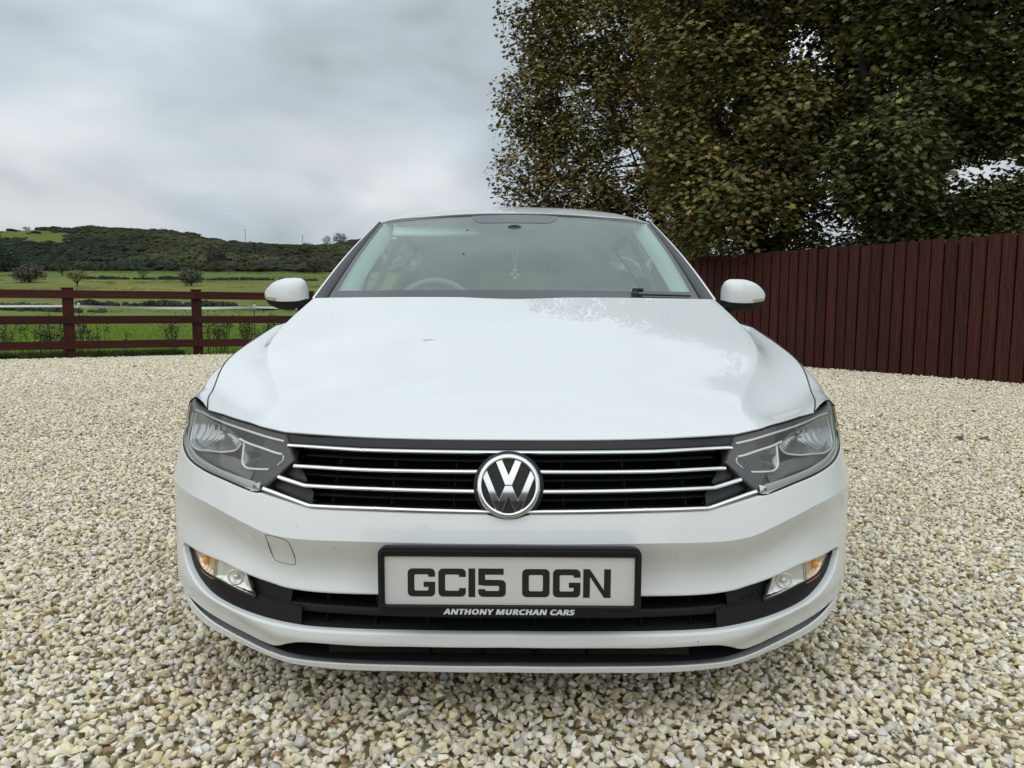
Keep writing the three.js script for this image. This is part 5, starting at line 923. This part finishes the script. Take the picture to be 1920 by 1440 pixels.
// cabin
{
  const cloth = std(lin(0.17, 0.175, 0.175), 0.9), plastic = std(lin(0.14, 0.145, 0.145), 0.7), pale = std(lin(0.58, 0.62, 0.57), 0.9);
  const dash = []; for (const [y, z] of [[0.93, -1.20], [0.955, -1.40], [0.965, -1.58], [0.945, -1.68], [0.84, -1.74], [0.66, -1.72]]) { const q = []; for (let i = 0; i <= 30; i++) { const x = lerp(-0.72, 0.72, i / 30); q.push(V(x, y + 0.055 * Math.exp(-(((x + 0.36) / 0.2) ** 2)) * sstep(-1.40, -1.6, z), z)); } dash.push(q); }
  mesh('dashboard', gridGeo(dash), plastic, car);
  const sw = group('steering_wheel', [-0.36, 0.90, -1.86], car); sw.rotation.x = -0.42;
  mesh('wheel_rim', new THREE.TorusGeometry(0.183, 0.0165, 12, 48), std(lin(0.2, 0.21, 0.22), 0.5), sw); mesh('hub', boxAt(0.18, 0.13, 0.05, 0, -0.01, -0.01, 0, 0, 0, 0.02), plastic, sw); mesh('spoke', [boxAt(0.34, 0.035, 0.02, 0, 0, -0.005, 0, 0, 0, 0.008), boxAt(0.035, 0.17, 0.02, 0, -0.09, -0.005, 0, 0, 0, 0.008)], plastic, sw);
  for (const s of [-1, 1]) {
    const st = group('front_seat', [s * 0.37, 0, -2.35], car);
    mesh('seat_back', [boxAt(0.50, 0.66, 0.14, 0, 0.73, -0.10, -0.24, 0, 0, 0.06)], cloth, st); mesh('seat_cushion', boxAt(0.52, 0.16, 0.52, 0, 0.40, 0.16, 0.06, 0, 0, 0.05), cloth, st);
    mesh('headrest', boxAt(0.27, 0.19, 0.11, 0, 1.155, -0.19, -0.2, 0, 0, 0.045), cloth, st);
    mesh('pillar_lining', [s > 0 ? 1 : 0].map(() => { const q = []; for (let j = 0; j <= 12; j++) { const t = j / 12, g = glassEdge(t); q.push([g.clone().add(V(-0.006, 0, -0.016)), g.clone().add(V(-0.065, -0.02, -0.075)), g.clone().add(V(-0.03, -0.03, -0.14))]); } const g = gridGeo(q); return s > 0 ? g : mir(g); }), pale, car);
    mesh('door_lining', s > 0 ? boxAt(0.03, 0.5, 1.75, 0.77, 0.70, -2.4) : boxAt(0.03, 0.5, 1.75, -0.77, 0.70, -2.4), plastic, car);
    for (const [z, zz] of [[-2.49, -2.52]]) { const q = []; for (let j = 0; j <= 8; j++) { const t = j / 8; q.push([V(s * lerp(0.79, 0.60, t), lerp(0.95, 1.34, t), -2.42), V(s * lerp(0.765, 0.575, t), lerp(0.95, 1.335, t), -2.48), V(s * lerp(0.79, 0.60, t), lerp(0.95, 1.34, t), -2.56)]); } mesh('pillar_lining', gridGeo(q), pale, car); }
    mesh('rear_headrest', boxAt(0.25, 0.16, 0.10, s * 0.36, 1.10, -3.42, -0.2, 0, 0, 0.04), cloth, car);
    if (s < 0) mesh('sun_visor', boxAt(0.40, 0.022, 0.11, -0.36, 1.305, -1.985, 0.62, 0.04, 0, 0.01), std(lin(0.60, 0.64, 0.56), 0.9), car);
  }
  mesh('rear_bench', [boxAt(1.3, 0.62, 0.16, 0, 0.74, -3.32, -0.3, 0, 0, 0.06), boxAt(1.3, 0.16, 0.5, 0, 0.42, -3.08, 0, 0, 0, 0.05)], cloth, car);
  mesh('cabin_floor', [boxAt(1.55, 0.03, 2.3, 0, 0.26, -2.5), boxAt(1.3, 0.03, 0.6, 0, 0.965, -3.78)], plastic, car);
  mesh('rear_view_mirror', boxAt(0.24, 0.062, 0.03, 0, 1.262, -1.93, 0.15, 0, 0, 0.014), plastic, car);
}
{ // ornament that hangs from the mirror
  const o = group('hanging_ornament', [0.012, 0, -1.93]); tag(o, 'small bead ornament hanging on strings behind the windscreen', 'ornament');
  const cord = std(lin(0.55, 0.58, 0.55), 0.6);
  mesh('cord', [tubeAlong([V(-0.022, 1.25, 0), V(-0.008, 1.18, 0.004), V(0, 1.12, 0)], 0.0012, 12, 5), tubeAlong([V(0.018, 1.25, 0), V(0.008, 1.18, 0.003), V(0, 1.12, 0)], 0.0012, 12, 5)], cord, o);
  for (const [x, y] of [[0, 1.115], [-0.012, 1.098], [0.012, 1.094], [0.001, 1.08]]) mesh('bead', new THREE.SphereGeometry(0.0105, 14, 10).translate(x, y, 0), phys(lin(0.3, 0.33, 0.32), { roughness: 0.1, clearcoat: 1 }), o);
}

{ // low house at the open side of the yard: it stands behind the viewer, and the chrome and the lower bumper mirror it
  const h = group('bungalow', [-1.5, 0, 15.5]); tag(h, 'grey rendered bungalow with a slate roof across the yard from the car nose', 'house');
  const render_ = std(lin(0.16, 0.155, 0.145), 0.95, 0, { bumpMap: woodBump, bumpScale: 0.004 }), slate = std(lin(0.045, 0.048, 0.055), 0.7), trim = std(lin(0.6, 0.6, 0.58), 0.5);
  mesh('wall', boxAt(17, 2.75, 8, 0, 1.375, 4), render_, h);
  for (const s of [0, 1]) { const r = mesh('roof', boxAt(18, 0.12, 5.35, 0, 4.05, s ? 6.25 : 1.75, s ? 0.53 : -0.53, 0, 0, 0.02), slate, h); }
  for (const s of [-1, 1]) { const g = new THREE.Shape([[0, 0], [8, 0], [4, 2.36]].map((q) => new THREE.Vector2(...q))); mesh('gable', new THREE.ExtrudeGeometry(g, { depth: 0.2, bevelEnabled: false }).rotateY(-Math.PI / 2).translate(s * 8.39 + 0.1, 2.752, 0), render_, h); }
  for (const x of [-6.2, -3.1, 3.6, 6.4]) { const w = mesh('window_frame', boxAt(1.7, 1.25, 0.09, x, 1.55, -0.03, 0, 0, 0, 0.01), trim, h); mesh('pane', [boxAt(0.74, 1.08, 0.03, x - 0.41, 1.55, -0.085), boxAt(0.74, 1.08, 0.03, x + 0.41, 1.55, -0.085)], phys(lin(0.02, 0.022, 0.025), { roughness: 0.05 }), w); mesh('window_sill', boxAt(1.86, 0.07, 0.16, x, 0.885, -0.07), trim, w); }
  const d = mesh('door', boxAt(0.98, 2.05, 0.08, 0.3, 1.03, -0.03, 0, 0, 0, 0.01), std(lin(0.10, 0.02, 0.02), 0.4), h); mesh('door_handle', boxAt(0.03, 0.14, 0.05, 0.68, 1.05, -0.10, 0, 0, 0, 0.008), dullChrome, d);
  mesh('chimney', boxAt(0.7, 1.3, 0.7, -4.5, 5.6, 4), render_, h);
}
renderer.render(scene, camera);
